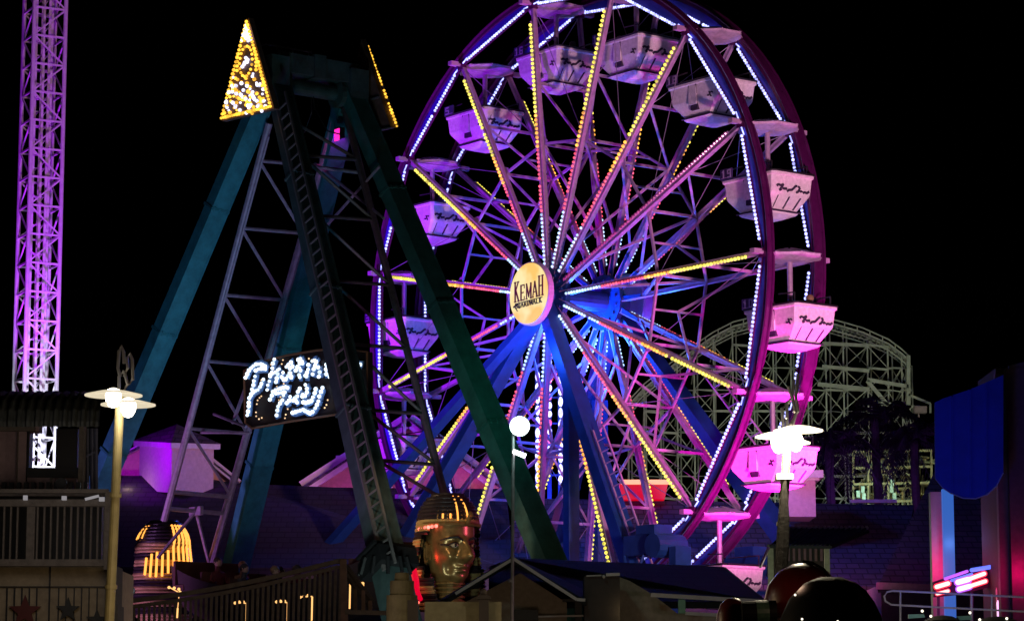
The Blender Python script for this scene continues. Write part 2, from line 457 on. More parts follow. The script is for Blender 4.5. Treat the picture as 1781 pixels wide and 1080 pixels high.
nn.links.new(lw.outputs[0], cr.inputs[0]); nn.links.new(cr.outputs[0], nn.nodes['Principled BSDF'].inputs['Emission Color'])
b.build('sign_face', m_sf, hs)
LET = {  # slab-serif strokes on a 4 x 6 grid: (x0,y0,x1,y1,width)
 'K': [(1,0,1,6,1),(1,2.8,3.6,6,.7),(1.6,3.4,3.9,0,1),(.3,0,1.9,0,.5),(.3,6,1.9,6,.5),(3,0,4.6,0,.5),(2.9,6,4.2,6,.5)],
 'E': [(1,0,1,6,1),(1,0,3.7,0,.6),(1,3,3,3,.6),(1,6,3.7,6,.6),(3.7,0,3.7,1.3,.4),(3.7,4.7,3.7,6,.4)],
 'M': [(.7,0,.7,6,.6),(4.3,0,4.3,6,1),(.7,6,2.5,.8,.9),(2.5,.8,4.3,6,.5),(.1,0,1.3,0,.5),(3.6,0,5,0,.5)],
 'A': [(.4,0,2.1,6,.6),(2.1,6,3.9,0,1),(1,2,3.2,2,.5),(-.2,0,1.1,0,.5),(3.1,0,4.6,0,.5)],
 'H': [(.8,0,.8,6,1),(3.5,0,3.5,6,1),(.8,3,3.5,3,.6),(.1,0,1.6,0,.5),(.1,6,1.6,6,.5),(2.8,0,4.3,0,.5),(2.8,6,4.3,6,.5)],
 'B': [(1,0,1,6,1),(1,6,3,6,.7),(3.2,5.8,3.2,3.3,.8),(1,3.1,3.2,3.1,.7),(3.6,3,3.6,.3,.9),(1,0,3.4,0,.7)],
 'O': [(1,.6,1,5.4,1),(3.4,.6,3.4,5.4,1),(1,0,3.4,0,.8),(1,6,3.4,6,.8)],
 'R': [(1,0,1,6,1),(1,6,3,6,.7),(3.3,5.8,3.3,3.4,.8),(1,3.1,3.2,3.1,.7),(2,3,3.9,0,1)],
 'D': [(1,0,1,6,1),(1,6,2.8,6,.7),(1,0,2.8,0,.7),(3.5,.6,3.5,5.4,1),(2.8,6,3.5,5.2,.7),(2.8,0,3.5,.8,.7)],
 'W': [(.2,6,1.2,0,.9),(1.2,0,2.5,5,.6),(2.5,5,3.6,0,.9),(3.6,0,4.8,6,.6)],
 'L': [(1,0,1,6,1),(1,0,3.6,0,.8)],
 '1': [(2,0,2,6,.9),(1,4.8,2,6,.8)], '7': [(.7,6,3.6,6,.9),(3.6,6,1.6,0,.9)],
 '2': [(.7,5,.9,6,.8),(.9,6,3.3,6,.8),(3.5,6,3.5,3.6,.8),(3.5,3.4,.7,.3,.8),(.7,0,3.8,0,.8)],
 '3': [(.7,6,3.4,6,.8),(3.5,6,3.5,0,.8),(1.2,3,3.4,3,.7),(.7,0,3.4,0,.8)],
 '4': [(.8,6,.8,2.6,.8),(.8,2.4,3.9,2.4,.8),(3.1,6,3.1,0,.9)],
 '5': [(3.6,6,.8,6,.8),(.8,6,.8,3.3,.8),(.8,3.2,3.4,3.2,.8),(3.5,3.2,3.5,0,.8),(3.5,0,.7,0,.8)],
 '6': [(.8,0,.8,6,.8),(.8,6,3.4,6,.8),(.8,3,3.4,3,.8),(3.5,3,3.5,0,.8),(.8,0,3.5,0,.8)],
 '8': [(.9,0,.9,6,.8),(3.4,0,3.4,6,.8),(.9,0,3.4,0,.8),(.9,3,3.4,3,.8),(.9,6,3.4,6,.8)],
 '9': [(.9,3,.9,6,.8),(3.4,0,3.4,6,.8),(.9,0,3.4,0,.8),(.9,3,3.4,3,.8),(.9,6,3.4,6,.8)],
 '0': [(.9,.4,.9,5.6,.8),(3.4,.4,3.4,5.6,.8),(.9,0,3.4,0,.8),(.9,6,3.4,6,.8)]}
def letters(b, text, org, ux, uz, n, sx, sz, adv=4.8, t=.012, hscale=None):
    """lay slab letters on the plane org + ux*x + uz*z; n is the outward direction"""
    x = 0
    for i, ch in enumerate(text):
        hs_ = hscale(i) if hscale else 1
        for (x0, y0, x1, y1, wd) in LET.get(ch, []):
            a = org + ux*((x+x0)*sx) + uz*(y0*sz*hs_); c = org + ux*((x+x1)*sx) + uz*(y1*sz*hs_)
            d = (c-a); L = d.length
            if L < 1e-6: continue
            d /= L; e = .35*wd*sx
            b.bar(a - d*e, c + d*e, wd*sx, t, n.cross(d).cross(d) if False else n)
        x += adv + (.5 if ch == 'M' else 0)
    return b
ux, uz, nn_ = Vector((1, 0, 0)), Vector((0, 0, 1)), Vector((0, -1, 0))
b = MB()
hk = lambda i: (1.28, .98, .98, 1.0, 1.28)[i]
ub = Vector((1, 0, .04))
letters(b, 'KEMAH', Vector((-.74, -2.065, HZ-.2)), ub, uz, nn_, .063, .082, 4.9, .02, hk)
pieces(b, 'letter', mat('oxblood sign paint', (.16, .01, .02), .5), hs)
b = MB(); letters(b, 'BOARDWALK', Vector((-.70, -2.065, HZ-.42)), ub, uz, nn_, .0335, .026, 4.7, .02)
b.bar((-.78, -2.06, HZ-.36), (-.5, -2.06, HZ-.28), .06, .01, nn_); b.bar((-.7, -2.06, HZ-.265), (.74, -2.06, HZ-.205), .025, .01, nn_)
b.path([(-.52 + .09*math.cos(t), -2.065, HZ-.44 + .07*math.sin(t)) for t in [i*.5 for i in range(10)]], .016, 5)
pieces(b, 'letter', mat('black sign paint', (.01, .006, .008), .5), hs)
# rear hub disc
b = MB(); b.lathe((0, 0, HZ), [(.1, 1.95), (.98, 1.95), (1.04, 2.0), (1.04, 2.3), (.98, 2.34), (.1, 2.34)], 40, 'Y')
b.build('hub_sign', mat('azure disc paint', (.12, .38, .85), .45), fw, 'plain blue lit disc on the rear of the axle')
# support legs
def leg(p0, p1, w0, w1, name='support_leg'):
    b = MB(); b.tbar(p0, p1, w0*.7, w0, w1*.7, w1, (0, 1, 0))
    d = Vector(p1)-Vector(p0)
    for q in (.35, .62, .9):
        c = Vector(p0) + d*q; b.bar(c - d.normalized()*.06, c + d.normalized()*.06, w0*.8, w0*1.12, (0, 1, 0))
    return b.build(name, m_blue, fw)
leg((-.1, -1.45, HZ-.3), (-13.2, -3.4, 0), .48, .6)
leg((.1, -1.45, HZ-.3), (9.2, -2.6, 0), .5, .72)
leg((-.1, -1.55, HZ-.5), (-14.5, -8.5, 0), .34, .44, 'outrigger')
leg((.1, 1.6, HZ-.3), (12, 5.2, 0), .55, .8)
leg((-.1, 1.6, HZ-.3), (-10, 4.2, 0), .5, .6)
leg((1.62, -1.62, HZ-3.2), (1.62, -1.62, 0), .42, .42, 'support_post')
leg((-1.5, 2.1, HZ-3.0), (-1.5, 2.1, 0), .45, .45, 'support_post')
def ladder(b, a, c, side, wd, step, r=.025):
    a = Vector(a); c = Vector(c); side = Vector(side).normalized()*wd/2
    b.bar(a-side, c-side, r*2, r*2); b.bar(a+side, c+side, r*2, r*2)
    n = int((c-a).length/step)
    for i in range(1, n):
        p = a.lerp(c, i/n); b.bar(p-side, p+side, r*1.3, r*1.3)
    return b
b = ladder(MB(), (3.3, -1.9, HZ-4.6), (9.4, -2.7, 1.2), (1, 0, .25), .5, .42)
pieces(b, 'ladder', m_spoke, fw)
b = ladder(MB(), (3.3, 2.8, HZ-2.6), (5.5, 3.6, HZ-5.6), (1, 0, .3), .5, .42)
pieces(b, 'ladder', m_spoke, fw)
for (cx, cy_, cz) in ((6.3, -2.15, HZ-8.6), (5.3, 2.7, HZ-9.0)):
    b = MB()
    b.box((cx-.9, cy_-.5, cz-.1), (cx+.2, cy_+.5, cz+.5)); b.box((cx-.5, cy_-.35, cz+.5), (cx+.35, cy_+.35, cz+.8))
    b.lathe((cx+.55, cy_-.6, cz+.15), [(.12, 0), (.36, 0), (.36, 1.1), (.12, 1.1)], 14, 'Y')
    b.tube((cx-.8, cy_-.55, cz-.1), (cx-.5, cy_-.7, cz-.9), .05); b.tube((cx+.1, cy_-.55, cz-.1), (cx-.2, cy_-.7, cz-.9), .05)
    b.box((cx+.95, cy_-.3, cz-.9), (cx+1.25, cy_+.3, cz+.1)); b.box((cx-1.1, cy_-.6, cz-1.0), (cx+1.2, cy_+.6, cz-.85))
    b.box((cx-.7, cy_-.3, 0), (cx+.7, cy_+.3, cz-1.0))
    b.build('drive_unit', m_blue, fw)
# gondolas
NUM = ['10','11','12','13','14','15','1','2','3','4','5','16','17','18','19']
BR = [[(.02,.30),(.10,.42),(.20,.36),(.34,.48)], [(.34,.48),(.16,.02),(.26,.12)], [(.30,.22),(.40,.14),(.44,.24),(.50,.14)],
      [(.52,.00),(.60,.14),(.74,.16),(.90,.46),(.98,.50)], [(1.02,.46),(1.12,.40),(1.0,.02),(.94,.08)], [(1.10,.20),(1.18,.12),(1.22,.22)],
      [(1.26,.06),(1.34,.14),(1.46,.10),(1.56,.24)]]
def gondola(k):
    j = wp(k, RAD, 0); M = Matrix.Translation(j)
    num = NUM[k % N]
    b = MB()
    # profile in x-z, tapering: rings of an elongated octagon
    def ring(z, hx, hy, ch):
        return [Vector((x, y, z)) for x, y in ((hx, -hy+ch), (hx, hy-ch), (hx-ch, hy), (-hx+ch, hy), (-hx, hy-ch), (-hx, -hy+ch), (-hx+ch, -hy), (hx-ch, -hy))]
    zt = -1.62
    rr = [ring(zt, 1.18, .86, .10), ring(zt-.06, 1.18, .86, .10), ring(zt-.10, 1.12, .82, .09), ring(zt-.56, 1.06, .78, .08), ring(zt-.62, 1.03, .76, .08),
          ring(zt-1.04, .62, .60, .08), ring(zt-1.08, .66, .66, .08), ring(zt-1.13, .62, .62, .10), ring(zt-1.24, .30, .34, .10)]
    inner = [ring(zt-.56, .92, .64, .08), ring(zt, 1.08, .76, .09)]
    b.loft(list(reversed(rr)), cap=False); b.add(rr[-1], [tuple(range(8))]); b.loft(inner, cap=False)
    b.add(inner[0], [tuple(range(8))]); b.loft([inner[1], rr[0]], cap=False)
    g_ = b.build('gondola', m_tub, fw, 'pale tub number ' + num, mwloc=M)
    # lettering and slots on both ends, door seams on both sides
    b = MB()
    for e in (1, -1):
        fx = lambda z: (1.085 + (z+.22+.3)*.10)
        for st in BR:
            for (u0, v0), (u1, v1) in zip(st[:-1], st[1:]):
                def pt(u, v):
                    z = zt - .56 + v*.42; x_ = 1.12 + (z-(zt-.10))*(.06/.52) + .006
                    return Vector((e*x_, e*(-.68 + u*.86), z))
                b.bar(pt(u0, v0), pt(u1, v1), .07, .014, (1, 0, 0))
        for q in range(3):
            y0 = e*(-.50 + q*.45)
            def sl(z):
                f = (zt-.62 - z)/.42
                return e*(1.03 - .41*f + .012)
            z0, z1 = zt-.68, zt-1.0
            b.bar((sl(z0), y0*1.0, z0), (sl(z1), y0*.9, z1), .05, .02, (1, 0, .8))
    for e in (-1, 1):
        yy = lambda z: e*(.82 - (zt-.10-z)*.085)
        for x0, x1 in ((-.17, -.17), (.17, .17)):
            b.bar((x0, yy(zt-.1)+e*.005, zt-.08), (x0*.8, yy(zt-.66), zt-.68), .035, .02, (0, 1, 0))
        b.box((-.16, e*.66, zt-.86), (.16, e*.765, zt-.66))
        for sx_ in (1,):
            for st in BR[:3]:
                for (u0, v0), (u1, v1) in zip(st[:-1], st[1:]):
                    pt = lambda u, v: Vector((sx_*.62 + e*-1*(u-.55)*.55 * -1, yy(zt-.60+v*.36)+e*.008, zt-.60+v*.36))
                    b.bar(pt(u0, v0), pt(u1, v1), .035, .012, (0, 1, 0))
    b.bar((-.68, -.67, zt-1.06), (.68, -.67, zt-1.06), .05, .03); b.bar((.675, -.66, zt-1.06), (.675, .66, zt-1.06), .03, .05)
    b.build('lettering', m_tubdark, g_)
    b = MB()
    for sy in (-1, 1):
        b.box((-.17, sy*.80-.03, zt-.70), (.17, sy*.80+.03, zt-.02))
    pieces(b, 'door', m_tub, g_)
    b = MB()
    rg = ring(zt+.03, 1.19, .87, .10); b.path(rg + [rg[0]], .035, 6)
    for x, y in ((-.95, -.72), (.95, -.72), (-.95, .72), (.95, .72)): b.tube((x, y, zt), (x, y, zt+.34), .022, n=6)
    b.path([(-.95, -.72, zt+.34), (-.3, -.75, zt+.36)], .022); b.path([(.95, -.72, zt+.34), (.3, -.75, zt+.36)], .022)
    b.path([(-.95, .72, zt+.34), (.95, .72, zt+.34)], .022)
    b.lathe((0, 0, zt), [(.05, -.5), (.05, .02), (.34, .06), (.34, .10), (.05, .12)], 14)
    pieces(b, 'handrail', m_black, g_)
    b = MB(); b.tube((0, 0, -.1), (0, 0, zt+.1), .085, .075, 10); b.tube((0, -1.35, 0), (0, 1.42, 0), .06, n=8)
    b.box((-.1, -1.5, -.07), (.1, -1.2, .07)); b.box((-.1, 1.2, -.07), (.1, 1.55, .07))
    b.build('hanger', m_spoke, g_)
    b = MB()
    oc = lambda r, z: [Vector((r*math.cos(math.pi*(i+.5)/4), r*math.sin(math.pi*(i+.5)/4), z)) for i in range(8)]
    b.loft([oc(.5, -.20), oc(.98, -.10), oc(1.0, -.03), oc(.55, .13), oc(.12, .20)])
    for i in range(8):
        p_ = oc(1.01, -.03)[i]; q_ = oc(.12, .215)[i]; b.bar(p_, q_, .03, .03)
    b.build('canopy', m_canopy, g_)
    b = MB(); b.box((-1.14, -.90, zt+.04), (-.62, -.86, zt+.36)); pl = b.build('number_plate', mat('violet black plate', (.03, .015, .08), .5), g_)
    b = MB(); b.bar((-1.1, -.905, zt+.085), (-.66, -.905, zt+.085), .012, .012); letters(b, num, Vector((-1.08, -.915, zt+.09)), ux, uz, nn_, .05 if len(num) > 1 else .06, .036, 4.8, .012)
    b.build('number', mat('pale number paint', (.34, .28, .45), .5), pl)
    return g_
for k in range(N): gondola(k)
# ------------------------------------------------------------------ swinging ship ride (own frame like the wheel's)
PZ = PIV.z
sh = thing('swinging_ship_ride', (PIV.x, PIV.y, 0), 'swinging pharaoh ship ride with teal A-frame legs, bulb sign and lit triangle', 'swinging ship ride', ROT)
def q(px, py, s):
    v = Q(px, py, s); v.z += PZ; return v
m_bronze = mat('dark bronze gold paint', (0.40, 0.23, 0.08), .30, .5, .45, 5, .05)
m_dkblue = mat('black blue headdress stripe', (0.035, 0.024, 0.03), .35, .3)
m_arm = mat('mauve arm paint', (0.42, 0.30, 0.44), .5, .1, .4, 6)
m_hull = mat('dark ship hull paint', (0.05, 0.03, 0.03), .5)
def leg2(foot, top, w0, w1, m, nm='leg'):
    b = MB(); a, c = Vector(top), Vector(foot); b.tbar(a, c, w0*.75, w0, w1*.75, w1, (0, 1, 0))
    d = c - a; x, y = perp(d, (0, 1, 0))
    for sg in (-1, 1):
        b.bar(a + d*.01 + x*sg*w0*.36 + y*w0*.5, c + x*sg*w1*.36 + y*w1*.5, .04, .05, (0, 1, 0))
    for f in (.16, .33, .5, .84):
        p = a + d*f; wf = w0 + (w1-w0)*f; u_ = d.normalized()
        b.bar(p - u_*.035, p - u_*.008, wf*.86, wf*1.12, (0, 1, 0)); b.bar(p + u_*.008, p + u_*.035, wf*.86, wf*1.12, (0, 1, 0))
        for sg in (-1, 1):
            for k in (-.35, 0, .35): c0 = p + x*sg*wf*.40 + y*wf*k; b.tube(c0 - u_*.07, c0 + u_*.07, .022, n=6)
    return b.build(nm, m, sh)
leg2((-10.9, -3.9, 0), (-.35, -1.15, PZ-.2), .50, .62, m_teal)
L3 = leg2((10.3, -3.0, 0), (.1, -1.15, PZ+.1), .52, .76, m_tealdark)
leg2((-10.2, 2.5, 0), (-.1, 1.15, PZ-.4), .52, .66, m_teal)
leg2((9.6, 3.6, 0), (.1, 1.15, PZ+.1), .52, .70, mat('teal leg paint lit lighter', (.05, .17, .17), .5, .1, .4, 3))  # same teal paint, the stronger light on this leg put into the colour
L3a, L3b = Vector((.1, -1.15, PZ+.1)), Vector((10.3, -3.0, 0))
b = MB()
for f in (.70,):
    c = L3a.lerp(L3b, f); d = (L3b-L3a).normalized()
    b.bar(c-d*.22, c+d*.22, .95, 1.05, (0, 1, 0)); b.bar(c-d*.35, c-d*.28, .8, 1.15, (0, 1, 0))
    for k in range(10):
        a_ = k*.63; b.tube(c + Vector((.6*math.cos(a_), .45*math.sin(a_)-.1, .15)), c + Vector((.72*math.cos(a_), .55*math.sin(a_)-.1, -.25)), .05, n=5)
b.build('leg_collar', m_black, L3)
b = MB(); o1, o2 = Vector((.42, -.30, 0)), Vector((.55, -.36, 0))
lo, hi = L3a.lerp(L3b, .04)+o1, L3a.lerp(L3b, .705)+o2
b = ladder(b, lo, hi, (1, 0, .35), .44, .34, .028)
b.bar(lo - Vector((.22, 0, .08)) + Vector((.0, -.02, 0)), hi - Vector((.22, .02, .08)), .07, .07)
for i in range(0, 12):
    p = lo.lerp(hi, i/12+.02); b.bar(p - Vector((.22, 0, .08)), p - Vector((.35, -.25, .15)), .03, .03)
pieces(b, 'ladder', mat('grey brown ladder steel', (.20, .17, .17), .5, .3), sh)
b = MB(); b.box((-.38, -1.25, PZ+.18), (.38, 1.35, PZ+.70)); b.box((-.45, -.15, PZ+.12), (.45, .2, PZ+.76))
b.lathe((0, 0, PZ-.1), [(.2, -1.6), (.38, -1.55), (.38, -.8), (.2, -.75), (.2, .75), (.38, .8), (.38, 1.55), (.2, 1.6)], 16, 'Y')
for sy in (-1.25, 1.25): b.box((-.5, sy-.28, PZ-.6), (.5, sy+.28, PZ+.55))
b.build('axle_beam', m_tealdark, sh)
b = MB(); b.path([(-.1, -1.5, PZ+.6), (-.1, -1.5, PZ+.88), (-.1, -1.35, PZ+.95), (-.1, .1, PZ+.95)], .025)
for y in (-1.0, -.5, 0): b.tube((-.1, y, PZ+.7), (-.1, y, PZ+.95), .018, n=6)
pieces(b, 'handrail', m_steel, sh)
b = MB(); b.path([(0, .0, PZ+.1), (.0, .05, PZ-.7), (-.25, .0, PZ-1.2), (-.8, -.1, PZ-1.5)], .018, 5); b.path([(.05, 0, PZ+.1), (.05, .1, PZ-.6), (.6, .15, PZ-1.3), (1.2, .2, PZ-1.5)], .018, 5)
pieces(b, 'hanging_cable', m_black, sh)
b = MB(); pp = q(592, 232, .85); b.box(pp - Vector((.12, .1, .14)), pp + Vector((.12, .06, .14))); lm = b.build('leg_lamp', m_black, sh)
b = MB(); b.box(pp - Vector((.11, .115, .22)), pp + Vector((.11, -.10, .10))); b.build('lens', emis('hot magenta lens', (1, .02, .42), 1.6), lm)
# lattice arms that carry the ship
m_armd = mat('shaded arm paint', (0.15, 0.10, 0.12), .5, .1, .4, 6)  # darker copy of the arm paint, weaker light put into the colour
def rail(b, a, c, w_): b.tube(a, c, w_, n=8)
LN = [(468, 215), (285, 905)]; LF = [(585, 200), (365, 985)]; RN = [(492, 150), (704, 995)]; RF = [(600, 190), (778, 880)]
def on(seg, py, s):
    (x0, y0), (x1, y1) = seg; return q(x0 + (x1-x0)*(py-y0)/(y1-y0), py, s)
SN, SF = -1.02, 1.02
b = MB()
rail(b, on(LN, 215, SN), on(LN, 905, SN), .095); rail(b, on(LF, 205, SF), on(LF, 985, SF), .105)
rail(b, on(LN, 240, SN) + Vector((.16, 0, 0)), on(LN, 620, SN) + Vector((.10, 0, 0)), .035)
for y0 in (280, 397, 513, 628, 745, 855, 884): b.tube(on(LN, y0, SN), on(LF, y0+9, SF), .05 if y0 < 850 else .065, n=6)
for y0, y1 in ((280, 406), (522, 397), (513, 637), (754, 628), (745, 860)):
    if y0 < y1: b.tube(on(LN, y0, SN), on(LF, y1, SF), .045, n=6)
    else: b.tube(on(LF, y0, SF), on(LN, y1, SN), .045, n=6)
m0 = (on(LN, 884, SN) + on(LF, 893, SF))/2
b.tube(m0, on(LN, 905, SN) + Vector((-.3, 0, -1.0)), .05, n=6); b.tube(m0, on(LF, 985, SF), .05, n=6)
b.box(m0 - Vector((.3, .05, .12)), m0 + Vector((.3, .05, .12)))
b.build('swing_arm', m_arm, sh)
b = MB()
rail(b, on(RN, 150, SN), on(RN, 995, SN), .09); rail(b, on(RF, 190, SF), on(RF, 880, SF), .10)
for y0 in (270, 375, 488, 598, 712, 800): b.tube(on(RN, y0, SN), on(RF, y0+8, SF), .05, n=6)
for y0, y1 in ((210, 278), (383, 270), (375, 496), (606, 488), (598, 720), (808, 712), (800, 870)):
    if y0 < y1: b.tube(on(RN, y0, SN), on(RF, y1, SF), .045, n=6)
    else: b.tube(on(RF, y0, SF), on(RN, y1, SN), .045, n=6)
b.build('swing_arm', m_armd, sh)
b = MB()   # ties between the two arms
for a_, c_ in (((548, 285), (668, 380)), ((660, 290), (548, 415))):
    b.tube(q(*a_, SF), q(*c_, SF), .04, n=6)
b.tube(q(505, 285, SN), q(622, 300, SF), .05, n=6)
b.tube(q(440, 640, -1.0), q(405, 735, -.6), .055, n=6); b.tube(q(428, 742, -1.0), q(372, 720, -.4), .04, n=6); b.tube(q(350, 752, -.6), q(436, 752, -.8), .04, n=6)
pieces(b, 'arm_tie', m_arm, sh)
# bulb sign
b = MB()
bd = [(426, 645), (452, 630), (500, 618), (552, 609), (600, 606), (640, 612), (641, 712), (572, 723), (500, 734), (440, 745), (428, 735)]
pts = [q(x, y, -1.25) for x, y in bd]; b.prism(pts, (0, .14, 0))
sg = b.build('name_sign', mat('oxblood sign board', (.022, .004, .004), .6, 0, .5, 5), sh, 'sign reading Pharaoh\'s Fury in white bulbs')
b = MB(); b.path([p + Vector((0, -.03, 0)) for p in pts + [pts[0]]], .03, 5); b.build('frame', mat('rust brown frame', (.22, .07, .03), .5), sg)
ST = [[(130,885),(145,780),(150,680),(180,600),(200,520),(215,440),(230,360)],[(110,410),(140,320),(200,260),(285,232),(350,262),(365,300),(300,300),(225,315)],
 [(330,435),(300,495),(270,555),(205,590),(160,640)],[(470,178),(455,230),(440,310),(425,380),(395,470),(380,560)],[(420,380),(480,345),(530,290),(510,350),(490,430),(480,475)],
 [(575,350),(560,405),(590,450),(640,390),(655,350),(680,400)],[(615,280),(640,250),(690,205)],[(690,265),(660,300),(670,380),(690,420)],[(735,325),(755,280),(800,290),(770,400),(800,405)],
 [(770,190),(795,165),(830,240),(795,230),(760,240)],[(890,245),(895,290),(880,350),(845,400),(885,400)],[(940,205),(985,180),(995,215),(970,270),(950,345),(940,400)],[(1020,285),(1035,345),(1025,400)],
 [(415,685),(435,640),(450,585),(540,545),(610,535),(650,550)],[(600,590),(580,640),(570,690),(525,745),(510,800),(495,860),(500,915)],[(490,610),(530,600),(600,590)],[(670,650),(650,710),(600,740)],
 [(700,690),(750,700),(760,745)],[(785,545),(765,590),(760,645),(700,690)],[(860,505),(885,570),(860,630),(805,650),(830,600)],[(985,545),(975,595),(935,690),(880,720),(825,720)],
 [(1070,540),(1035,625),(1025,685),(1005,745),(980,780),(950,830),(920,845),(870,840),(835,810),(780,830),(710,850),(670,835)],
 [(1120,250),(1110,330),(1120,400)],[(1150,260),(1200,240),(1190,320),(1150,400),(1220,395)],[(1360,300),(1365,345),(1345,450),(1400,460)],[(1440,250),(1560,250)],[(1535,600),(1545,695)]]
zz = lambda X, Y, s: q(415 + X/7.2, 600 + Y/7.2, s)
for st in ST:
    b = MB()
    pv = [zz(x, y, -1.31) for x, y in st]
    for a_, c_ in zip(pv[:-1], pv[1:]): b.bar(a_, c_, .20, .04, (0, 1, 0))
    b.mi = 1
    L = 0; nxt = 0
    for a_, c_ in zip(pv[:-1], pv[1:]):
        l_ = (c_-a_).length
        while nxt <= L + l_:
            p = a_.lerp(c_, (nxt-L)/l_) + Vector((random.uniform(-.015, .015), -.05, random.uniform(-.015, .015)))
            b.ball(p, random.choice((.042, .050, .054)), 8, 5); nxt += .118
        L += l_
    b.build('letter', [mat('pale blue letter face', (.16, .28, .55), .5), e_wht], sg)
b = MB()
for x, y in ((555,188),(540,237),(405,245),(435,305),(285,440),(285,640),(262,660),(238,692),(228,738),(218,842),(220,890),(255,925),(290,910),(615,800),(590,870),(580,915),(1115,688),(1100,748),(1078,785),(565,485),(480,520),(525,650),(505,690),(880,170)):
    b.ball(zz(x, y, -1.33), .022, 6, 4)
pieces(b, 'chaser_bulbs', emis('dim amber chaser bulb', (1, .62, .32), 1.2), sg)
# lit triangle boards
def tri(s, d, pts):
    b = MB(); b.prism(pts, (0, .16, 0) if d < 0 else (0, -.16, 0))
    t = b.build('triangle_sign', mat('brown board paint', (.20, .11, .08), .7, 0, .5, 4), sh,
                'triangle board with golden border bulbs and an eye' if d < 0 else 'triangle board seen from behind with bulbs on its edge')
    return t
A0, B0, C0 = q(432, 31, -2.0), q(385, 211, -2.0), q(477, 189, -2.0)
t1 = tri(-2.0, -1, [A0, B0, C0])
b = MB(); wv = MB(); off = Vector((0, -.06, 0)); cen = (A0+B0+C0)/3
ins = lambda p: p + (cen-p)*.07 + off
for a_, c_ in ((A0, B0), (B0, C0), (C0, A0)):
    n_ = int((c_-a_).length/.115)
    for i in range(n_): b.ball(ins(a_).lerp(ins(c_), i/n_), random.choice((.038, .044, .05)), 6, 4)
ec = q(431, 108, -2.0) + off
for i in range(18):
    t = 2*math.pi*i/18; b.ball(ec + Vector((.31*math.cos(t), 0, .40*math.sin(t))), .04, 6, 4)
for i in range(9): b.ball(ec + Vector((.50 if i > 3 else -.43, 0, .48 - i*.1 if i > 3 else .2-i*.12)), .045, 6, 4)
for x, y in ((431,102),(433,109),(428,113),(425,117),(434,105),(429,110)): wv.ball(q(x, y, -2.0) + off, .05, 6, 4)
cx = random.Random(3)
for i in range(150):
    u, v_ = cx.random(), cx.random()
    y = 125 + 80*max(u, cx.random()*.9) if i < 112 else 50 + 33*u
    f = (y-31)/(205-31); xl = 432 - 47*f + 4; xr = 432 + 43*f - 4
    x = xl + (xr-xl)*v_
    if abs(x-431) < 12 and 78 < y < 137: continue
    y -= (x-385)*.12
    (wv if cx.random() < .58 else b).ball(q(x, y, -2.0) + off, cx.choice((.034, .045, .052)), 6, 4)
tag(b.build('golden_bulbs', e_gold, t1), kind='stuff'); tag(wv.build('white_bulbs', emis('lavender white bulb', (.72, .72, 1.0), 2.0), t1), kind='stuff')
A1, B1, C1 = q(637, 70, 1.85), q(597, 243, 1.85), q(688, 223, 1.85)
t2 = tri(1.85, 1, [A1, B1, C1])
b = MB()
for i in range(26):
    if i in (13, 17): continue
    b.ball((A1+Vector((.06, .02, -.2))).lerp(C1 + Vector((.03, .02, .05)), i/25), random.choice((.03, .04, .046)), 6, 4)
b.mi = 1; b.bar(A1+Vector((.06, .06, -.2)), C1 + Vector((.03, .06, .05)), .05, .04); b.build('golden_bulbs', [e_gold, m_steel], t2)
b = MB(); b.bar(C1 + Vector((.02, -.2, -.03)), B1.lerp(C1, .62) + Vector((0, -.2, -.03)), .05, .05); b.bar(A1.lerp(C1, .66) + Vector((-.7, -.18, 0)), A1.lerp(C1, .66) + Vector((-.05, -.18, 0)), .05, .05)
b.bar(A1 + Vector((-.02, 0, 0)), A1 + Vector((-.2, -.05, .05)), .04, .04)
pieces(b, 'edge_trim', m_steel, t2)
# ship hull
b = MB(); rings = []
for i in range(25):
    r = -5.3 + i*9.9/24; zb = 4.5 + (r/6.2)**2*1.15; hw = 1.15*math.sqrt(max(.06, 1-(r/6.5)**4))
    rings.append([Vector((r, -hw, zb+.95)), Vector((r, -hw*.92, zb+.3)), Vector((r, -hw*.5, zb-.2)), Vector((r, hw*.5, zb-.2)), Vector((r, hw*.92, zb+.3)), Vector((r, hw, zb+.95)), Vector((r, hw*.9, zb+.9)), Vector((r, 0, zb+.25)), Vector((r, -hw*.9, zb+.9))])
b.loft(rings); b.build('hull', m_hull, sh)
b = MB()
for i in range(8):
    r = -4.9 + i*1.4; zb = 4.5 + (r/6.2)**2*1.15
    b.box((r-.05, -1.0, zb+.4), (r+.06, 1.0, zb+1.15)); b.box((r, -1.0, zb+.35), (r+.5, 1.0, zb+.5))
b.build('seat_row', mat('worn seat vinyl', (.10, .04, .03), .5), sh)
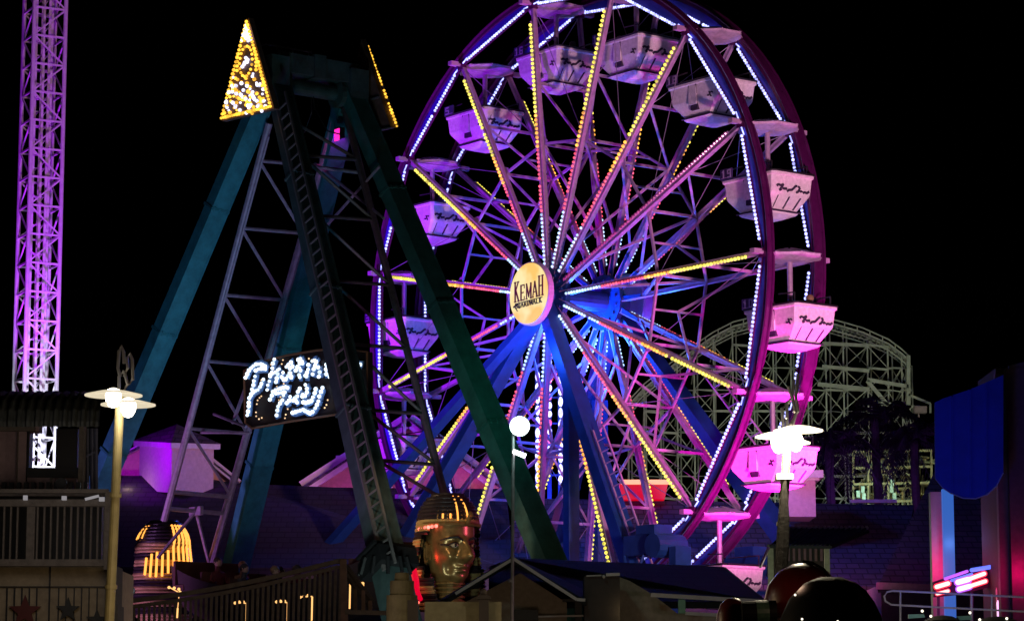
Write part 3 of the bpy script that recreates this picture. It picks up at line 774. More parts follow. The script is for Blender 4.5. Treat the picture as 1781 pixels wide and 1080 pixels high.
# pharaoh figureheads
def gau(x, c, s_): return math.exp(-((x-c)/s_)**2)
def pharaoh(dirn, cx_, z0, label):
    """dirn = +1 looks along +x, -1 along -x; z0 = chin height"""
    k = 1.06
    T = lambda p: Vector((cx_ + dirn*p[0]*k, dirn*p[1]*k, z0 + p[2]*k))
    b = MB(); rings = []
    NV, NT = 44, 61
    for i in range(NV):
        v = i/(NV-1); z = v*1.36
        wd = .40 + .27*math.sin(min(1, v*1.15+.05)*math.pi*.52); dp = .46 + .17*math.sin(min(1, v*1.3+.1)*math.pi*.5)
        wd *= .86
        if v < .12: wd *= .80 + v*1.67; dp *= .86 + v*1.17
        row = []
        for j in range(NT):
            t = -1.9 + 3.8*j/(NT-1)
            at = abs(t)
            f = 0
            nz_ = gau(t, 0, .15 + .10*gau(v, .40, .07))
            f += nz_*(.30*gau(v, .41, .09) + .19*gau(v, .53, .09) + .09*gau(v, .64, .08))
            f += .085*gau(v, .250, .026)*gau(t, 0, .34) + .09*gau(v, .180, .028)*gau(t, 0, .28) - .05*gau(v, .215, .012)*gau(t, 0, .36)
            f -= .035*gau(v, .135, .03)*gau(t, 0, .3); f += .05*gau(v, .06, .06)*gau(t, 0, .35)
            f -= .12*gau(v, .60, .06)*gau(at, .44, .22); f += .08*gau(v, .60, .035)*gau(at, .44, .15)
            f += .045*gau(v, .70, .03)*gau(at, .42, .28); f += .085*gau(v, .42, .10)*gau(at, .66, .20)
            f -= .07*gau(v, .22, .1)*gau(at, .70, .2)
            x = (dp + f)*math.cos(t) if at < 1.57 else dp*math.cos(t)*.6
            y = (wd + f*.6)*math.sin(t)
            row.append(T((x, y, z)))
        rings.append(row)
    b.loft(rings, cap=False, closed=False)
    hd = b.build('pharaoh_head', m_bronze, sh, label, smooth=True)
    b = MB(); b.loft([[T((.06+.30*math.cos(a*math.pi/8), .30*math.sin(a*math.pi/8), z)) for a in range(16)] for z in (-.75, .15)])
    for i in range(7): b.path([T((.06+.33*math.cos(a*math.pi/8), .33*math.sin(a*math.pi/8), -.62+i*.1)) for a in range(17)], .035, 5)
    b.build('neck', m_bronze, hd)
    b = MB(); c2 = MB(); c3 = MB()
    for sg_ in (-1, 1):
        e = Vector((.57, sg_*.245, .815)); c2.ball(T(e), .095, 10, 6, .06); c3.ball(T(e + Vector((.065, sg_*.015, 0))), .04, 8, 6)
        up = [T((.615 - .10*abs(u)**2 , sg_*(.24+u*.15), .815 + .06*(1-u*u))) for u in (-1, -.5, 0, .5, 1)]
        lo_ = [T((.60 - .10*abs(u)**2, sg_*(.24+u*.15), .815 - .045*(1-u*u))) for u in (-1, -.5, 0, .5, 1)]
        b.path(up + [T((.36, sg_*.48, .835))], .016*k, 5); b.path(lo_, .011*k, 5)
        b.path([T((.66, sg_*.08, .93)), T((.67, sg_*.22, 1.0)), T((.56, sg_*.37, .985)), T((.38, sg_*.50, .93))], [.024, .03, .026, .012], 6)
        b2 = MB()
        for rr in (1, .6): b2.path([T((.02 + .05*rr*math.cos(a_) , sg_*(.58+.05*rr), .66 + .22*rr*math.sin(a_))) for a_ in [i*math.pi/6 for i in range(13)]], .04*rr, 6)
        b2.prism([T((-.06, sg_*.53, .45)), T((.10, sg_*.54, .50)), T((.10, sg_*.56, .85)), T((-.08, sg_*.54, .85))], T((0, sg_*.05, 0)) - T((0, 0, 0)))
        b2.build('ear', m_bronze, hd)
    pieces(c2, 'eye', mat('cream eye paint', (.5, .42, .3), .3), hd); pieces(c3, 'pupil', m_black, hd); pieces(b, 'eye_liner', m_black, hd)
    # striped headdress: shell of rings, open at the face
    b = MB()
    def shell(z, rx, ry, xo, th, gold):
        b.mi = 0 if gold else 1
        n = 36; full = th <= 0
        for (ra, rb) in ((1.0, 1.0),):
            a0, a1 = (th, 2*math.pi-th) if not full else (0, 2*math.pi)
            rg = []
            for (zz_, f) in ((z, 1.0), (z+.043, 1.035), (z+.086, 1.0)):
                rg.append([T((xo + rx*f*math.cos(a0+(a1-a0)*i/n), ry*f*math.sin(a0+(a1-a0)*i/n), zz_)) for i in range(n+1)])
            ri = [[T((xo + (rx-.07)*math.cos(a0+(a1-a0)*i/n), (ry-.07)*math.sin(a0+(a1-a0)*i/n), zz_)) for i in range(n+1)] for zz_ in (z+.086, z)]
            b.loft(rg + ri + [rg[0]], cap=False, closed=False)
    i = 0; z = -.62
    while z < 1.30:
        u = (z+.62)/1.92
        ry = .75 + .34*max(0, 1-u)**1.1 if u > .25 else .995 - (.25-u)*1.3
        rx = .64 + .10*(1-u); th = .80 if u < .36 else (1.15 if u < .50 else (1.42 if u < .84 else 1.2))
        shell(z, rx, ry, -.14*(1-u), th, i % 4 < 2)
        z += .088; i += 1
    while z < 2.02:
        u = (z-1.30)/.74; f = math.sqrt(max(.02, 1-u*u*.97))
        shell(z, .71*f, .70*f, -.02, 0, False if z > 1.36 else True)
        z += .088; i += 1
    b.mi = 1; b.lathe(T((-.02, 0, 1.92)), [(.16, 0), (.10, .07), (.01, .09)], 12)
    hs_ = b.build('headdress', [mat('tan gold stripe paint', (.52, .36, .15), .42, .15, .35, 6), m_dkblue], hd)
    b = MB(); b.path([T((.72*math.cos(a_)-.01, .72*math.sin(a_), 1.30)) for a_ in [-1.5+i*.15 for i in range(21)]], .05, 6); b.path([T((.74, 0, 1.30)), T((.80, 0, 1.42)), T((.86, 0, 1.52)), T((.92, 0, 1.46))], [.06, .06, .07, .03], 6)
    for i in range(-6, 7):
        a_ = i*.16; b.path([T((.72*math.cos(a_)*math.cos(w_)-.02, .72*math.sin(a_)*math.cos(w_)*1.0, 1.30+.7*math.sin(w_))) for w_ in [j*.26 for j in range(6)]], .018, 5)
    b.build('headband', m_bronze, hs_)
    return hd, T
e_neon = emis('orange neon tube', (1.0, 0.36, 0.06), 2.0); e_redb = emis('hot red bulb', (1.0, 0.16, 0.12), 3.0)
CH = q(790, 1013, 0)
hd, T = pharaoh(1, CH.x - .25, CH.z, 'bronze pharaoh head facing the viewer with red lights')
b = MB()
for a_ in (-.32, .02):
    b.path([T((.76*math.cos(a_)*math.cos(w_)-.02, .76*math.sin(a_)*math.cos(w_), 1.30+.74*math.sin(w_))) for w_ in [.1+j*.14 for j in range(9)]], .022, 6)
for a_ in (-.78, -.55):
    b.path([T((.77*math.cos(a_)*math.cos(w_)-.02, .77*math.sin(a_)*math.cos(w_), 1.30+.74*math.sin(w_))) for w_ in (.16, .3)], .026, 6)
pieces(b, 'neon_tube', e_neon, hd)
b = MB()
for i in range(6): b.ball(T((.76*math.cos(-1.0-i*.13), .76*math.sin(-1.0-i*.13), 1.24-.01*i)), .045 if i != 4 else .03, 8, 5)
for i, (u, z) in enumerate(((0, .28), (.01, .13), (.03, -.01), (.07, -.15), (.16, -.27), (.24, -.38), (.40, -.42), (.30, -.24), (.42, -.32))):
    b.ball(T((-.12+u*.9, -1.12+u*.3, z-.05)), .055 if i < 6 else .035, 8, 5)
pieces(b, 'red_bulbs', e_redb, hd)
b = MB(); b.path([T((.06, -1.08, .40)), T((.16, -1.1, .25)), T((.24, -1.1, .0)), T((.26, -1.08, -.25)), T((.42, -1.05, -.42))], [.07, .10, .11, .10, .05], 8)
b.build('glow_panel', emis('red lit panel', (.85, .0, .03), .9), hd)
light('red_head_glow', W(0, 0, 0, PIV) * 0 + (PIV + RX*(T((-.1, -1.3, .3)).x) + AX*(T((-.1, -1.3, .3)).y) + Vector((0, 0, T((0, 0, .3)).z - PZ))), 12, (1, .05, .05), .05)
CL = q(276, 1046, 0)
hd2, T = pharaoh(-1, CL.x + .2, CL.z + .1, 'pharaoh head facing away at the left bow, striped with orange neon')
b = MB()
for i in range(10):
    a_ = math.radians((122, 132, 142, 152, 162, 172, 182, 192, 202, 212)[i])
    zt_ = (1.0, 1.1, 1.15, 1.1, 1.2, 1.42, 1.42, 1.42, 1.42, 1.35)[i]; zb_ = (.55, .5, .5, .52, .6, .62, .66, .72, .8, .9)[i]
    pts = []
    for j in range(7):
        z = zt_ + (zb_-zt_)*j/6; u = (z+.62)/1.92; ry = min(.84, .86 - .13*u if u > .25 else .60 + 1.04*u)
        ry = .75 + .34*max(0, 1-u)**1.1; pts.append(T((-.14*(1-u) + (.64+.10*(1-u)+.08)*math.cos(a_), (ry+.08)*math.sin(a_), z)))
    if i > 4: pts = [T((.77*math.cos(a_)*math.cos(w_)-.02, .77*math.sin(a_)*math.cos(w_), 1.30+.76*math.sin(w_))) for w_ in (.85, .65, .45, .25)] + pts[1:]
    b.path(pts, .036, 5)
for a_ in (.5, .2, -.3):
    b.path([T((.76*math.cos(a_+1.2)*math.cos(w_)-.02, .76*math.sin(a_+1.2)*math.cos(w_), 1.30+.74*math.sin(w_))) for w_ in [.3+j*.14 for j in range(5)]], .018, 6)
pieces(b, 'neon_tube', e_neon, hd2)
b = MB(); b.ball(T((.95, .1, 1.35)), .06, 8, 5); b.ball(T((.98, -.1, 1.33)), .05, 8, 5); pieces(b, 'red_bulbs', e_redb, hd2)
# riders seated in the ship
def person(loc, rotz, shirt, hair, label, seed, grp='riders seated in the swinging ship'):
    rr = random.Random(seed)
    nodes = [(0,0,.12,.15), (0,0,.32,.15), (.02,0,.52,.16), (.02,0,.64,.07), (.03,0,.72,.075), (.04,0,.84,.10),
             (.02,.19,.56,.065), (.10,.25,.34,.045), (.30,.20,.30,.035), (.02,-.19,.56,.065), (.10,-.25,.34,.045), (.30,-.20,.32,.035),
             (.06,.10,.10,.10), (.44,.12,.10,.07), (.46,.12,-.32,.045), (.06,-.10,.10,.10), (.44,-.12,.10,.07), (.46,-.12,-.32,.045)]
    ed = [(0,1),(1,2),(2,3),(3,4),(4,5),(2,6),(6,7),(7,8),(2,9),(9,10),(10,11),(0,12),(12,13),(13,14),(0,15),(15,16),(16,17)]
    me = bpy.data.meshes.new('person'); me.from_pydata([n[:3] for n in nodes], ed, []); me.update()
    o = bpy.data.objects.new('person', me); sc.collection.objects.link(o)
    mo = o.modifiers.new('skin', 'SKIN'); me.skin_vertices[0].data[0].use_root = True
    for i, n in enumerate(nodes): me.skin_vertices[0].data[i].radius = (n[3], n[3]*(1.0 if i > 2 else 1.1))
    o.modifiers.new('sub', 'SUBSURF').levels = 1; o.modifiers['sub'].render_levels = 1
    o.location = loc; o.rotation_euler = (0, 0, rotz); me.materials.append(shirt)
    WM[o.name] = Matrix.Translation(Vector(loc)) @ Matrix.Rotation(rotz, 4, 'Z')
    tag(o, label, 'person', grp)
    b = MB(); b.ball((.045, 0, .86), .105, 12, 8, .125); b.ball((.145, 0, .845), .018, 6, 4)
    for sy in (-1, 1): b.ball((.04, sy*.105, .86), .022, 6, 4)
    b.build('face', m_skin, o, smooth=True)
    b = MB(); b.ball((.02, 0, .895), .122, 12, 8, .115); b.build('hair', hair, o, smooth=True)
m_skin = mat('warm skin', (.42, .24, .17), .6)
hr = [mat('dark brown hair', (.03, .018, .012), .7), mat('sandy hair', (.22, .13, .06), .7), mat('black cap cloth', (.012, .012, .015), .7)]
sh_c = [mat('maroon shirt', (.12, .02, .03), .8), mat('charcoal shirt', (.04, .04, .05), .8), mat('grey blue shirt', (.10, .13, .18), .8), mat('tan shirt', (.26, .18, .12), .8)]
ql = (('rider in a maroon shirt nearest the left pharaoh head', -3.5, -.5, 0, 0), ('sandy haired rider beside the lattice arm foot', -2.9, -.1, 3, 1), ('rider in dark cap between the teal leg and the sandy haired rider', -2.1, -.55, 1, 2),
      ('rider in grey blue shirt in front of the rear teal leg', -1.4, .1, 2, 0), ('sandy haired rider in charcoal right of the rear teal leg', -.7, -.5, 1, 1), ('dark haired rider in tan nearest the laddered leg', .2, -.4, 3, 0))
for n_, (lab, r_, s_, si, hi_) in enumerate(ql):
    zb = 4.5 + (r_/6.2)**2*1.15 + .55
    person(PIV + RX*r_ + AX*s_ + Vector((0, 0, zb - PZ)), ROT + math.pi*(n_ % 2)*.0 + .2*n_, sh_c[si], hr[hi_], lab, n_)
light('ship_deck_glow', W(-2, -2.4, -10.9, PIV), 22, (1, .55, .5), .4)
# ------------------------------------------------------------------ purple drop tower, far left
tw0 = P(61, 690, 110)
tw = thing('lattice_tower', (tw0.x, tw0.y, 0), 'tall square lattice tower lit violet above the corrugated roof', 'tower', math.radians(28))
m_tw = mat('white tower steel', (.75, .70, .78), .45, .1, .2, 3)
HWD = .66; TOP = 32
b = MB(); fine = MB()
cs = [(-HWD, -HWD), (HWD, -HWD), (HWD, HWD), (-HWD, HWD)]
for x, y in cs: b.tube((x, y, 0), (x, y, TOP), .085, n=8)
z = .6; i = 0
while z < TOP-1.2:
    for (x0, y0), (x1, y1) in zip(cs, cs[1:]+cs[:1]):
        b.bar((x0, y0, z), (x1, y1, z), .07, .07)
        a_, c_ = ((x0, y0), (x1, y1)) if i % 2 else ((x1, y1), (x0, y0))
        b.bar((*a_, z), (*c_, z+1.16), .055, .055)
    i += 1; z += 1.16
b.build('mast', m_tw, tw)
for x, y in ((-.12, -.3), (.12, -.3), (0, .25), (-.34, 0), (.34, .05)): fine.bar((x, y, 0), (x, y, TOP), .06, .10)
z = .5
while z < TOP-1: fine.bar((-.34, 0, z), (.34, .05, z), .04, .04); fine.bar((-.12, -.3, z+.3), (.34, .05, z+.9), .03, .03); z += .58
fine.build('guide_rail', m_tw, tw)
# ------------------------------------------------------------------ light tower behind the wheel
lt0 = P(956, 900, 104)
lt = thing('light_tower', (lt0.x, lt0.y, 0), 'blue tower with three rows of chasing lights behind the wheel', 'light tower')
b = MB()
for px in (935, 956, 975):
    p0, p1 = P(px, 1000, 104), P(px, 585, 104); b.bar((p0.x, 104.2, 1), (p0.x, 104.2, p1.z), .16, .16)
for y in range(600, 1000, 45):
    a_, c_ = P(933, y, 104), P(977, y, 104); b.bar((a_.x, 104.25, a_.z), (c_.x, 104.25, c_.z), .07, .07)
b.build('mast', m_blue, lt, world=True)
for px, y0, y1, m_ in ((935, 655, 860, 'a'), (956, 600, 800, 'b'), (975, 640, 860, 'a')):
    b = MB(); y = y0; rr = random.Random(px)
    while y < y1:
        p = P(px, y, 104)
        if rr.random() > .12: b.mi = 1 if (px == 956 and rr.random() < .55) else 0; b.ball(P(px, y, 103.95), .085, 8, 6, .19 if px != 956 else .13)
        y += 19.5 if px != 956 else 15
    b.build('light_string', [emis('blue chaser light', (.42, .40, 1.0), 4.0), emis('magenta chaser light', (1, .12, .45), 2.0)], lt, world=True)
light('head_face_warm', W(9.5, -5, -9.5, PIV), 280, (1, .72, .42), .3, W(6.4, 0, -12.4, PIV), 40)  # added warm fill to bring out the face
light('head_face_magenta', W(10.5, 3.5, -11.5, PIV), 260, (1, .15, .5), .2, W(6.4, 0, -12.4, PIV), 40)
light('light_tower_glow', P(956, 760, 102.6), 260, (.03, .06, 1), .5)
light('light_tower_glow_low', P(965, 860, 102.6), 200, (.03, .06, 1), .5)
# ------------------------------------------------------------------ helpers for things seen frontally
def pbox(b, x0, y0, x1, y1, Y, d=.3):
    a = P(x0, y1, Y); c = P(x1, y0, Y); return b.box((a.x, Y, a.z), (c.x, Y+d, c.z))
def ppoly(b, pts, Y, d=.3):
    return b.prism([P(x, y, Y) for x, y in pts], (0, d, 0))
def slab(b, pts, t=.12):
    """pts = (px, py, Y) corners of a roof plane, thickened downwards"""
    return b.prism([P(*p) for p in pts], (0, 0, -t))
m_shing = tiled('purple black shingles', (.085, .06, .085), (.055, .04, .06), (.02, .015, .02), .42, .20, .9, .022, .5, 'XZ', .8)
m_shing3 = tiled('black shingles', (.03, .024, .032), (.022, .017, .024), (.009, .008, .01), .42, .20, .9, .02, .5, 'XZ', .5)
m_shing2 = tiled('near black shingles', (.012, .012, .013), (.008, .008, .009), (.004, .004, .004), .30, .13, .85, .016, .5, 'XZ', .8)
m_stucco = mat('beige stucco', (.40, .33, .25), .85, 0, .25, 12, .3)
m_pink = mat('salmon stucco', (.62, .32, .28), .8, 0, .25, 8, .2)
m_trim = mat('white painted trim', (.62, .58, .58), .5, 0, .2, 6)
m_mauve = mat('mauve siding', (.38, .26, .28), .8, 0, .25, 8, .2)
m_conc = mat('dark concrete', (.10, .09, .08), .85, 0, .3, 6, .3)
m_lamppost = mat('cream lamp post paint', (.30, .26, .14), .5, 0, .25, 8)
m_glow = emis('lamp globe glass', (1.0, .90, .68), 9.0)
m_wood = mat('grey weathered wood', (.20, .17, .15), .8, 0, .35, 14, .3)
m_white = mat('white coaster timber', (.62, .62, .52), .7, 0, .35, 2)
# ------------------------------------------------------------------ wooden roller coaster, far behind
rc0 = P(1380, 900, 150)
rc = thing('roller_coaster', (rc0.x, 150, 0), 'pale wooden roller coaster hill behind the ferris wheel', 'roller coaster')
TP = [(1090, 700), (1120, 668), (1155, 640), (1190, 612), (1240, 578), (1275, 560), (1310, 551), (1350, 547), (1440, 553), (1500, 570), (1545, 590), (1568, 607), (1580, 618)]
def tz(px):
    for (x0, y0), (x1, y1) in zip(TP[:-1], TP[1:]):
        if x0 <= px <= x1: return y0 + (y1-y0)*(px-x0)/(x1-x0)
    return TP[0][1] if px < TP[0][0] else TP[-1][1]
rr = random.Random(11)
cols = [1093, 1120, 1149, 1178, 1206, 1240, 1275, 1310, 1342, 1374, 1405, 1436, 1467, 1508, 1545, 1568, 1580]
tb = MB()
for row, Y in enumerate((150, 154.5)):
    levels = [600, 640, 678, 715, 752, 790, 828, 866, 905]
    for i, x in enumerate(cols):
        xx = x + rr.uniform(-2, 2) + row*5; top = tz(x) + 12 + row*6; p1 = P(xx, top, Y); tb.bar((p1.x, Y, 0), (p1.x, Y, p1.z), .08, .08)
        if i < len(cols)-1:
            xn = cols[i+1] + row*5
            ys = [y for y in levels if y > top+8]
            for j, y in enumerate(ys):
                a_, c_ = P(xx, y, Y), P(xn, y+rr.uniform(0, 4), Y)
                if rr.random() < .8: tb.bar((a_.x, Y-.12, a_.z), (c_.x, Y-.12, c_.z), .05, rr.choice((.05, .06, .12)))
                if j+1 < len(ys):
                    d_ = P(xn, ys[j+1], Y) if (i+j+row) % 2 else P(xx, ys[j+1], Y); e_ = a_ if (i+j+row) % 2 else c_
                    tb.bar((e_.x, Y+.12, e_.z), (d_.x, Y+.12, d_.z), .035, .05)
                if row == 0:
                    a2 = P(xx, y, Y); tb.bar((a2.x, Y, a2.z), (a2.x+.15, 154.5, a2.z-.3), .06, .08)
tb.build('timber_trestle', m_white, rc, world=True)
b = MB()
for dy, w_, Y in ((0, .07, 150), (8, .10, 150), (13, .12, 151), (19, .08, 150), (25, .07, 152)):
    pv = [P(x, y+dy, Y) for x, y in TP]
    for a_, c_ in zip(pv[:-1], pv[1:]): b.bar(a_, c_, .06, w_)
for x0, x1 in zip(range(1095, 1575, 9), range(1104, 1584, 9)):
    b.bar(P(x0, tz(x0)+12, 150), P(x0, tz(x0)+12, 150) + Vector((0, 1.6, 0)), .08, .05)
b.build('track', m_white, rc, world=True)
b = MB()
for x in range(1095, 1582, 22): b.bar(P(x, tz(x)-1, 149.9), P(x, tz(x)+13, 149.9), .05, .05)
pieces(b, 'handrail', m_white, rc, world=True)
b = MB()
for (a_, c_, w_) in (((1430, 597), (1512, 601), .18), ((1430, 637), (1512, 645), .18), ((1422, 668), (1512, 677), .22), ((1508, 662), (1545, 705), .2), ((1580, 686), (1618, 702), .12), ((1578, 706), (1610, 709), .14), ((1618, 702), (1618, 718), .1), ((1510, 698), (1585, 708), .2), ((1580, 618), (1580, 720), .2), ((1508, 660), (1580, 672), .2)):
    b.bar(P(*a_, 149.6), P(*c_, 149.6), .1, w_)
pieces(b, 'walkway', m_white, rc, world=True)
b = MB(); b.bar(P(1598, 705, 149), P(1596, 860, 149), .08, .08); a_ = P(1601, 712, 149); b.box(a_ - Vector((.35, .3, .2)), a_ + Vector((.3, .3, .15))); pieces(b, 'camera_pole', m_mauve, rc, world=True)
# ride machinery low behind the palms
mh0 = P(1545, 900, 146)
mh = thing('ride_station', (mh0.x, 146, 0), 'cluttered amber and aqua lit timber station glimpsed between the palms', 'ride station')
b = MB(); rr = random.Random(5)
for i in range(120):
    x = rr.uniform(1483, 1622); y = rr.uniform(785, 872); 
    if rr.random() < .5: b.bar(P(x, y, 146+rr.uniform(0, 3)), P(x+rr.uniform(-3, 3), y+rr.uniform(10, 40), 146), .07, .10)
    else: b.bar(P(x, y, 146+rr.uniform(0, 3)), P(x+rr.uniform(8, 34), y+rr.uniform(-6, 6), 146), .07, .10)
for x in (1484, 1510, 1545, 1588, 1620): b.bar(P(x, 905, 145.5), P(x, 783, 145.5), .1, .1)
for y in (786, 814, 842, 873): b.bar(P(1484, y, 145.3), P(1622, y-3, 145.3), .1, .12)
b.build('timber_frame', mat('ochre timber', (.50, .44, .26), .7, 0, .5, 2), mh, world=True)
b = MB()
for x, y in ((1492, 858), (1502, 862), (1550, 850), (1555, 862), (1551, 838), (1608, 868), (1500, 850)): a_ = P(x, y, 145); b.box(a_ - Vector((.08, .1, .2)), a_ + Vector((.1, .1, .14)))
pieces(b, 'machine_box', mat('pale aqua panel', (.5, .7, .65), .5, 0, .5, 4), mh, world=True)
# palms
m_frond = mat('dark palm frond', (.06, .05, .05), .6, 0, .4, 6); m_trunk = mat('palm bark', (.10, .08, .07), .9, 0, .4, 8, .5)
def palm(px, py, Y, R_, seed, label):
    rr = random.Random(seed); c = P(px, py, Y)
    t = thing('palm_tree', (c.x, Y, 0), label, 'palm tree', group='palms behind the dark roofs')
    b = MB(); pts = [Vector((c.x + .25*math.sin(i*.5), Y, c.z*i/10)) for i in range(11)]
    b.path(pts, [.26 - .008*i for i in range(11)], 8)
    for i in range(26): b.lathe((c.x + .25*math.sin(i/26*5), Y, c.z*i/26), [(.20, 0), (.27-.003*i, .12), (.2, .2)], 8)
    b.build('trunk', m_trunk, t, world=True)
    b = MB()
    for k in range(26):
        az = rr.uniform(0, 6.283); el = rr.uniform(-.25, 1.25); L = R_*rr.uniform(.75, 1.08); sp_ = []
        for j in range(9):
            u = j/8; h = L*(math.sin(el)*u - (.55+.35*math.cos(el))*u*u*1.0); rad_ = L*math.cos(el)*u*(1-.18*u) + L*.1*u
            sp_.append(Vector((c.x + rad_*math.cos(az), Y + rad_*math.sin(az), c.z + h)))
        b.path(sp_, .025, 4)
        for j in range(1, 9):
            for m_ in range(3):
                p = sp_[j-1].lerp(sp_[j], m_/3); d = (sp_[j]-sp_[j-1]).normalized(); sd = d.cross(Vector((0, 0, 1))).normalized()
                ll = .50*(1-abs(j/8-.45))*R_/2.6
                for sg_ in (-1, 1):
                    e = p + (sd*sg_ + d*.7)*ll - Vector((0, 0, ll*rr.uniform(.3, .8))); b.add([p - d*.04, p + d*.05, e], [(0, 1, 2)])
    b.build('crown', m_frond, t, world=True)
palm(1452, 775, 118, 3.1, 1, 'dark palm right behind the lamp post, nearest the wheel')
palm(1532, 728, 122, 3.3, 2, 'middle palm standing in front of the coaster')
palm(1600, 765, 120, 2.9, 3, 'palm beside the blue banner')
# ------------------------------------------------------------------ buildings behind the rides
# gable hall
gh0 = P(705, 900, 100)
gh = thing('gable_hall', (gh0.x, 100, 0), 'salmon gabled hall with violet white trim behind the pharaoh ship', 'building')
b = MB(); ppoly(b, [(535, 848), (705, 738), (876, 858), (876, 980), (535, 980)], 100, 6); pieces(b, 'wall', m_pink, gh, world=True)
b = MB()
b.bar(P(527, 848, 99.6), P(711, 730, 99.6), .5, .26, (0, 1, 0)); b.bar(P(711, 730, 99.6), P(884, 857, 99.6), .5, .26, (0, 1, 0)); pbox(b, 584, 792, 592, 803, 99.5, .3)
pieces(b, 'fascia', m_trim, gh, world=True)
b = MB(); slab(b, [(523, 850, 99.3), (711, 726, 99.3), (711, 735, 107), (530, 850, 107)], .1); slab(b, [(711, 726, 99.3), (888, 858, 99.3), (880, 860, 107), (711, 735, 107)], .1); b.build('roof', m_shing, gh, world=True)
b = MB(); pbox(b, 690, 765, 745, 800, 99.9, .2); pbox(b, 655, 800, 683, 868, 99.9, .2); pieces(b, 'window', m_trim, gh, world=True)
light('gable_violet', P(620, 900, 97.0), 160, (.55, .12, 1), .3); light('gable_pink', P(850, 905, 97), 170, (1, .16, .55), .3); light('gable_pink_left', P(560, 890, 97), 40, (1, .3, .3), .2)
# long shingled roof, left
lr0 = P(560, 900, 92)
lr = thing('shingled_hall', (lr0.x, 96, 0), 'long dark shingled roof behind the swinging ship', 'building')
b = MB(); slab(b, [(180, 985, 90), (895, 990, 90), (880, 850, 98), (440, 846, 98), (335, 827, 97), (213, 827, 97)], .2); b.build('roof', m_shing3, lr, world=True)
b = MB(); pbox(b, 185, 984, 890, 1120, 90.6, 7); pieces(b, 'wall', m_conc, lr, world=True)
# cupola
cu0 = P(300, 850, 96)
cu = thing('cupola_tower', (cu0.x, 96, 0), 'small square tower under a hip roof with one wall lit bright violet', 'tower')
C0_, C1_, C2_ = P(243, 775, 97.2), P(299, 778, 94.6), P(372, 780, 96.0)
Cb = lambda p, dz: Vector((p.x, p.y, p.z-dz))
D0 = C0_ + (C2_-C1_); D0.z = C0_.z
b = MB(); b.loft([[Cb(p, 1.55) for p in (C0_, C1_, C2_, D0)], [C0_, C1_, C2_, D0]]); pieces(b, 'wall', mat('cream tower wall', (.55, .42, .45), .8, 0, .2, 8, .2), cu, world=True)
ctr = (C0_+C1_+C2_+D0)/4
b = MB(); ex = lambda p, f, dz: ctr + (p-ctr)*f + Vector((0, 0, dz)); b.loft([[ex(p, 1.17, -.02) for p in (C0_, C1_, C2_, D0)], [ex(p, 1.17, .16) for p in (C0_, C1_, C2_, D0)]]); pieces(b, 'fascia', m_trim, cu, world=True)
apx = P(305, 734, 96); b = MB(); r4 = [ex(p, 1.20, .16) for p in (C0_, C1_, C2_, D0)]; b.add(r4 + [Vector((ctr.x, ctr.y, apx.z))], [(0, 1, 4), (1, 2, 4), (2, 3, 4), (3, 0, 4), (3, 2, 1, 0)]); b.build('roof', m_shing, cu, world=True)
gc = MB()
for pts in ([(205, 790), (243, 778), (243, 828), (205, 826)], [(368, 800), (412, 838), (368, 838)]): ppoly(gc, pts, 97.6, .3)
gw = thing('gable_wing', (P(230, 800, 98).x, 98.5, 0), 'orange stucco gable ends either side of the violet tower', 'building')
pieces(gc, 'wall', mat('orange stucco', (.60, .36, .24), .8, 0, .2, 8, .2), gw, world=True)
b = MB(); b.bar(P(203, 797, 97.3), P(245, 775, 97.3), .12, .14); b.bar(P(366, 800, 97.3), P(416, 840, 97.3), .2, .24); pieces(b, 'fascia', m_trim, gw, world=True)
b = MB(); slab(b, [(203, 795, 97.2), (300, 745, 97.2), (300, 750, 103), (203, 800, 103)], .1); slab(b, [(300, 745, 97.2), (416, 838, 97.2), (416, 842, 103), (300, 750, 103)], .1); b.build('roof', m_shing, gw, world=True)
light('gable_wing_light', P(222, 850, 96), 28, (1, .7, .5), .2); light('gable_wing_light_right', P(398, 860, 96.6), 7, (1, .55, .5), .2)
# right shingled roofs
rt0 = P(1200, 900, 92)
rt = thing('shingled_hall', (rt0.x, 96, 0), 'broad dark shingled roof behind the wheel, below the coaster', 'building')
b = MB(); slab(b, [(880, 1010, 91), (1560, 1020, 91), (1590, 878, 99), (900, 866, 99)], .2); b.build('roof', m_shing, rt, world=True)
b = MB(); pbox(b, 880, 1008, 1560, 1150, 91.8, 7); pieces(b, 'wall', m_conc, rt, world=True)
b = MB(); pbox(b, 1480, 868, 1560, 874, 99.2, .3); b.build('parapet', m_trim, rt, world=True)
rt2 = thing('shingled_hall', (P(1680, 900, 84).x, 86, 0), 'steep dark purple shingled roof below the blue banner', 'building')
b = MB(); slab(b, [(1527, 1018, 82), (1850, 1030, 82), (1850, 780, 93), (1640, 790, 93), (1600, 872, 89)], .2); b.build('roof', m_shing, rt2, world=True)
b = MB(); pbox(b, 1535, 1016, 1840, 1150, 82.6, 9); pieces(b, 'wall', m_conc, rt2, world=True)
b = MB(); b.bar(P(1524, 1018, 81.6), P(1850, 1031, 81.6), .12, .2); pieces(b, 'gutter', m_mauve, rt2, world=True)
# pink lit stair tower
st0 = P(1405, 900, 94)
st_ = thing('stucco_tower', (st0.x, 95, 0), 'pink lit flat topped tower right of the wheel', 'tower')
b = MB(); pbox(b, 1368, 828, 1418, 898, 94, 2.2); pieces(b, 'wall', mat('pink stucco', (.60, .42, .50), .8, 0, .2, 8, .2), st_, world=True)
b = MB(); pbox(b, 1360, 817, 1432, 830, 93.6, 3); pbox(b, 1363, 829, 1425, 835, 93.8, 2.6); b.build('cornice', m_trim, st_, world=True)
light('stair_tower_pink', P(1385, 990, 88), 480, (1, .22, .6), .4)
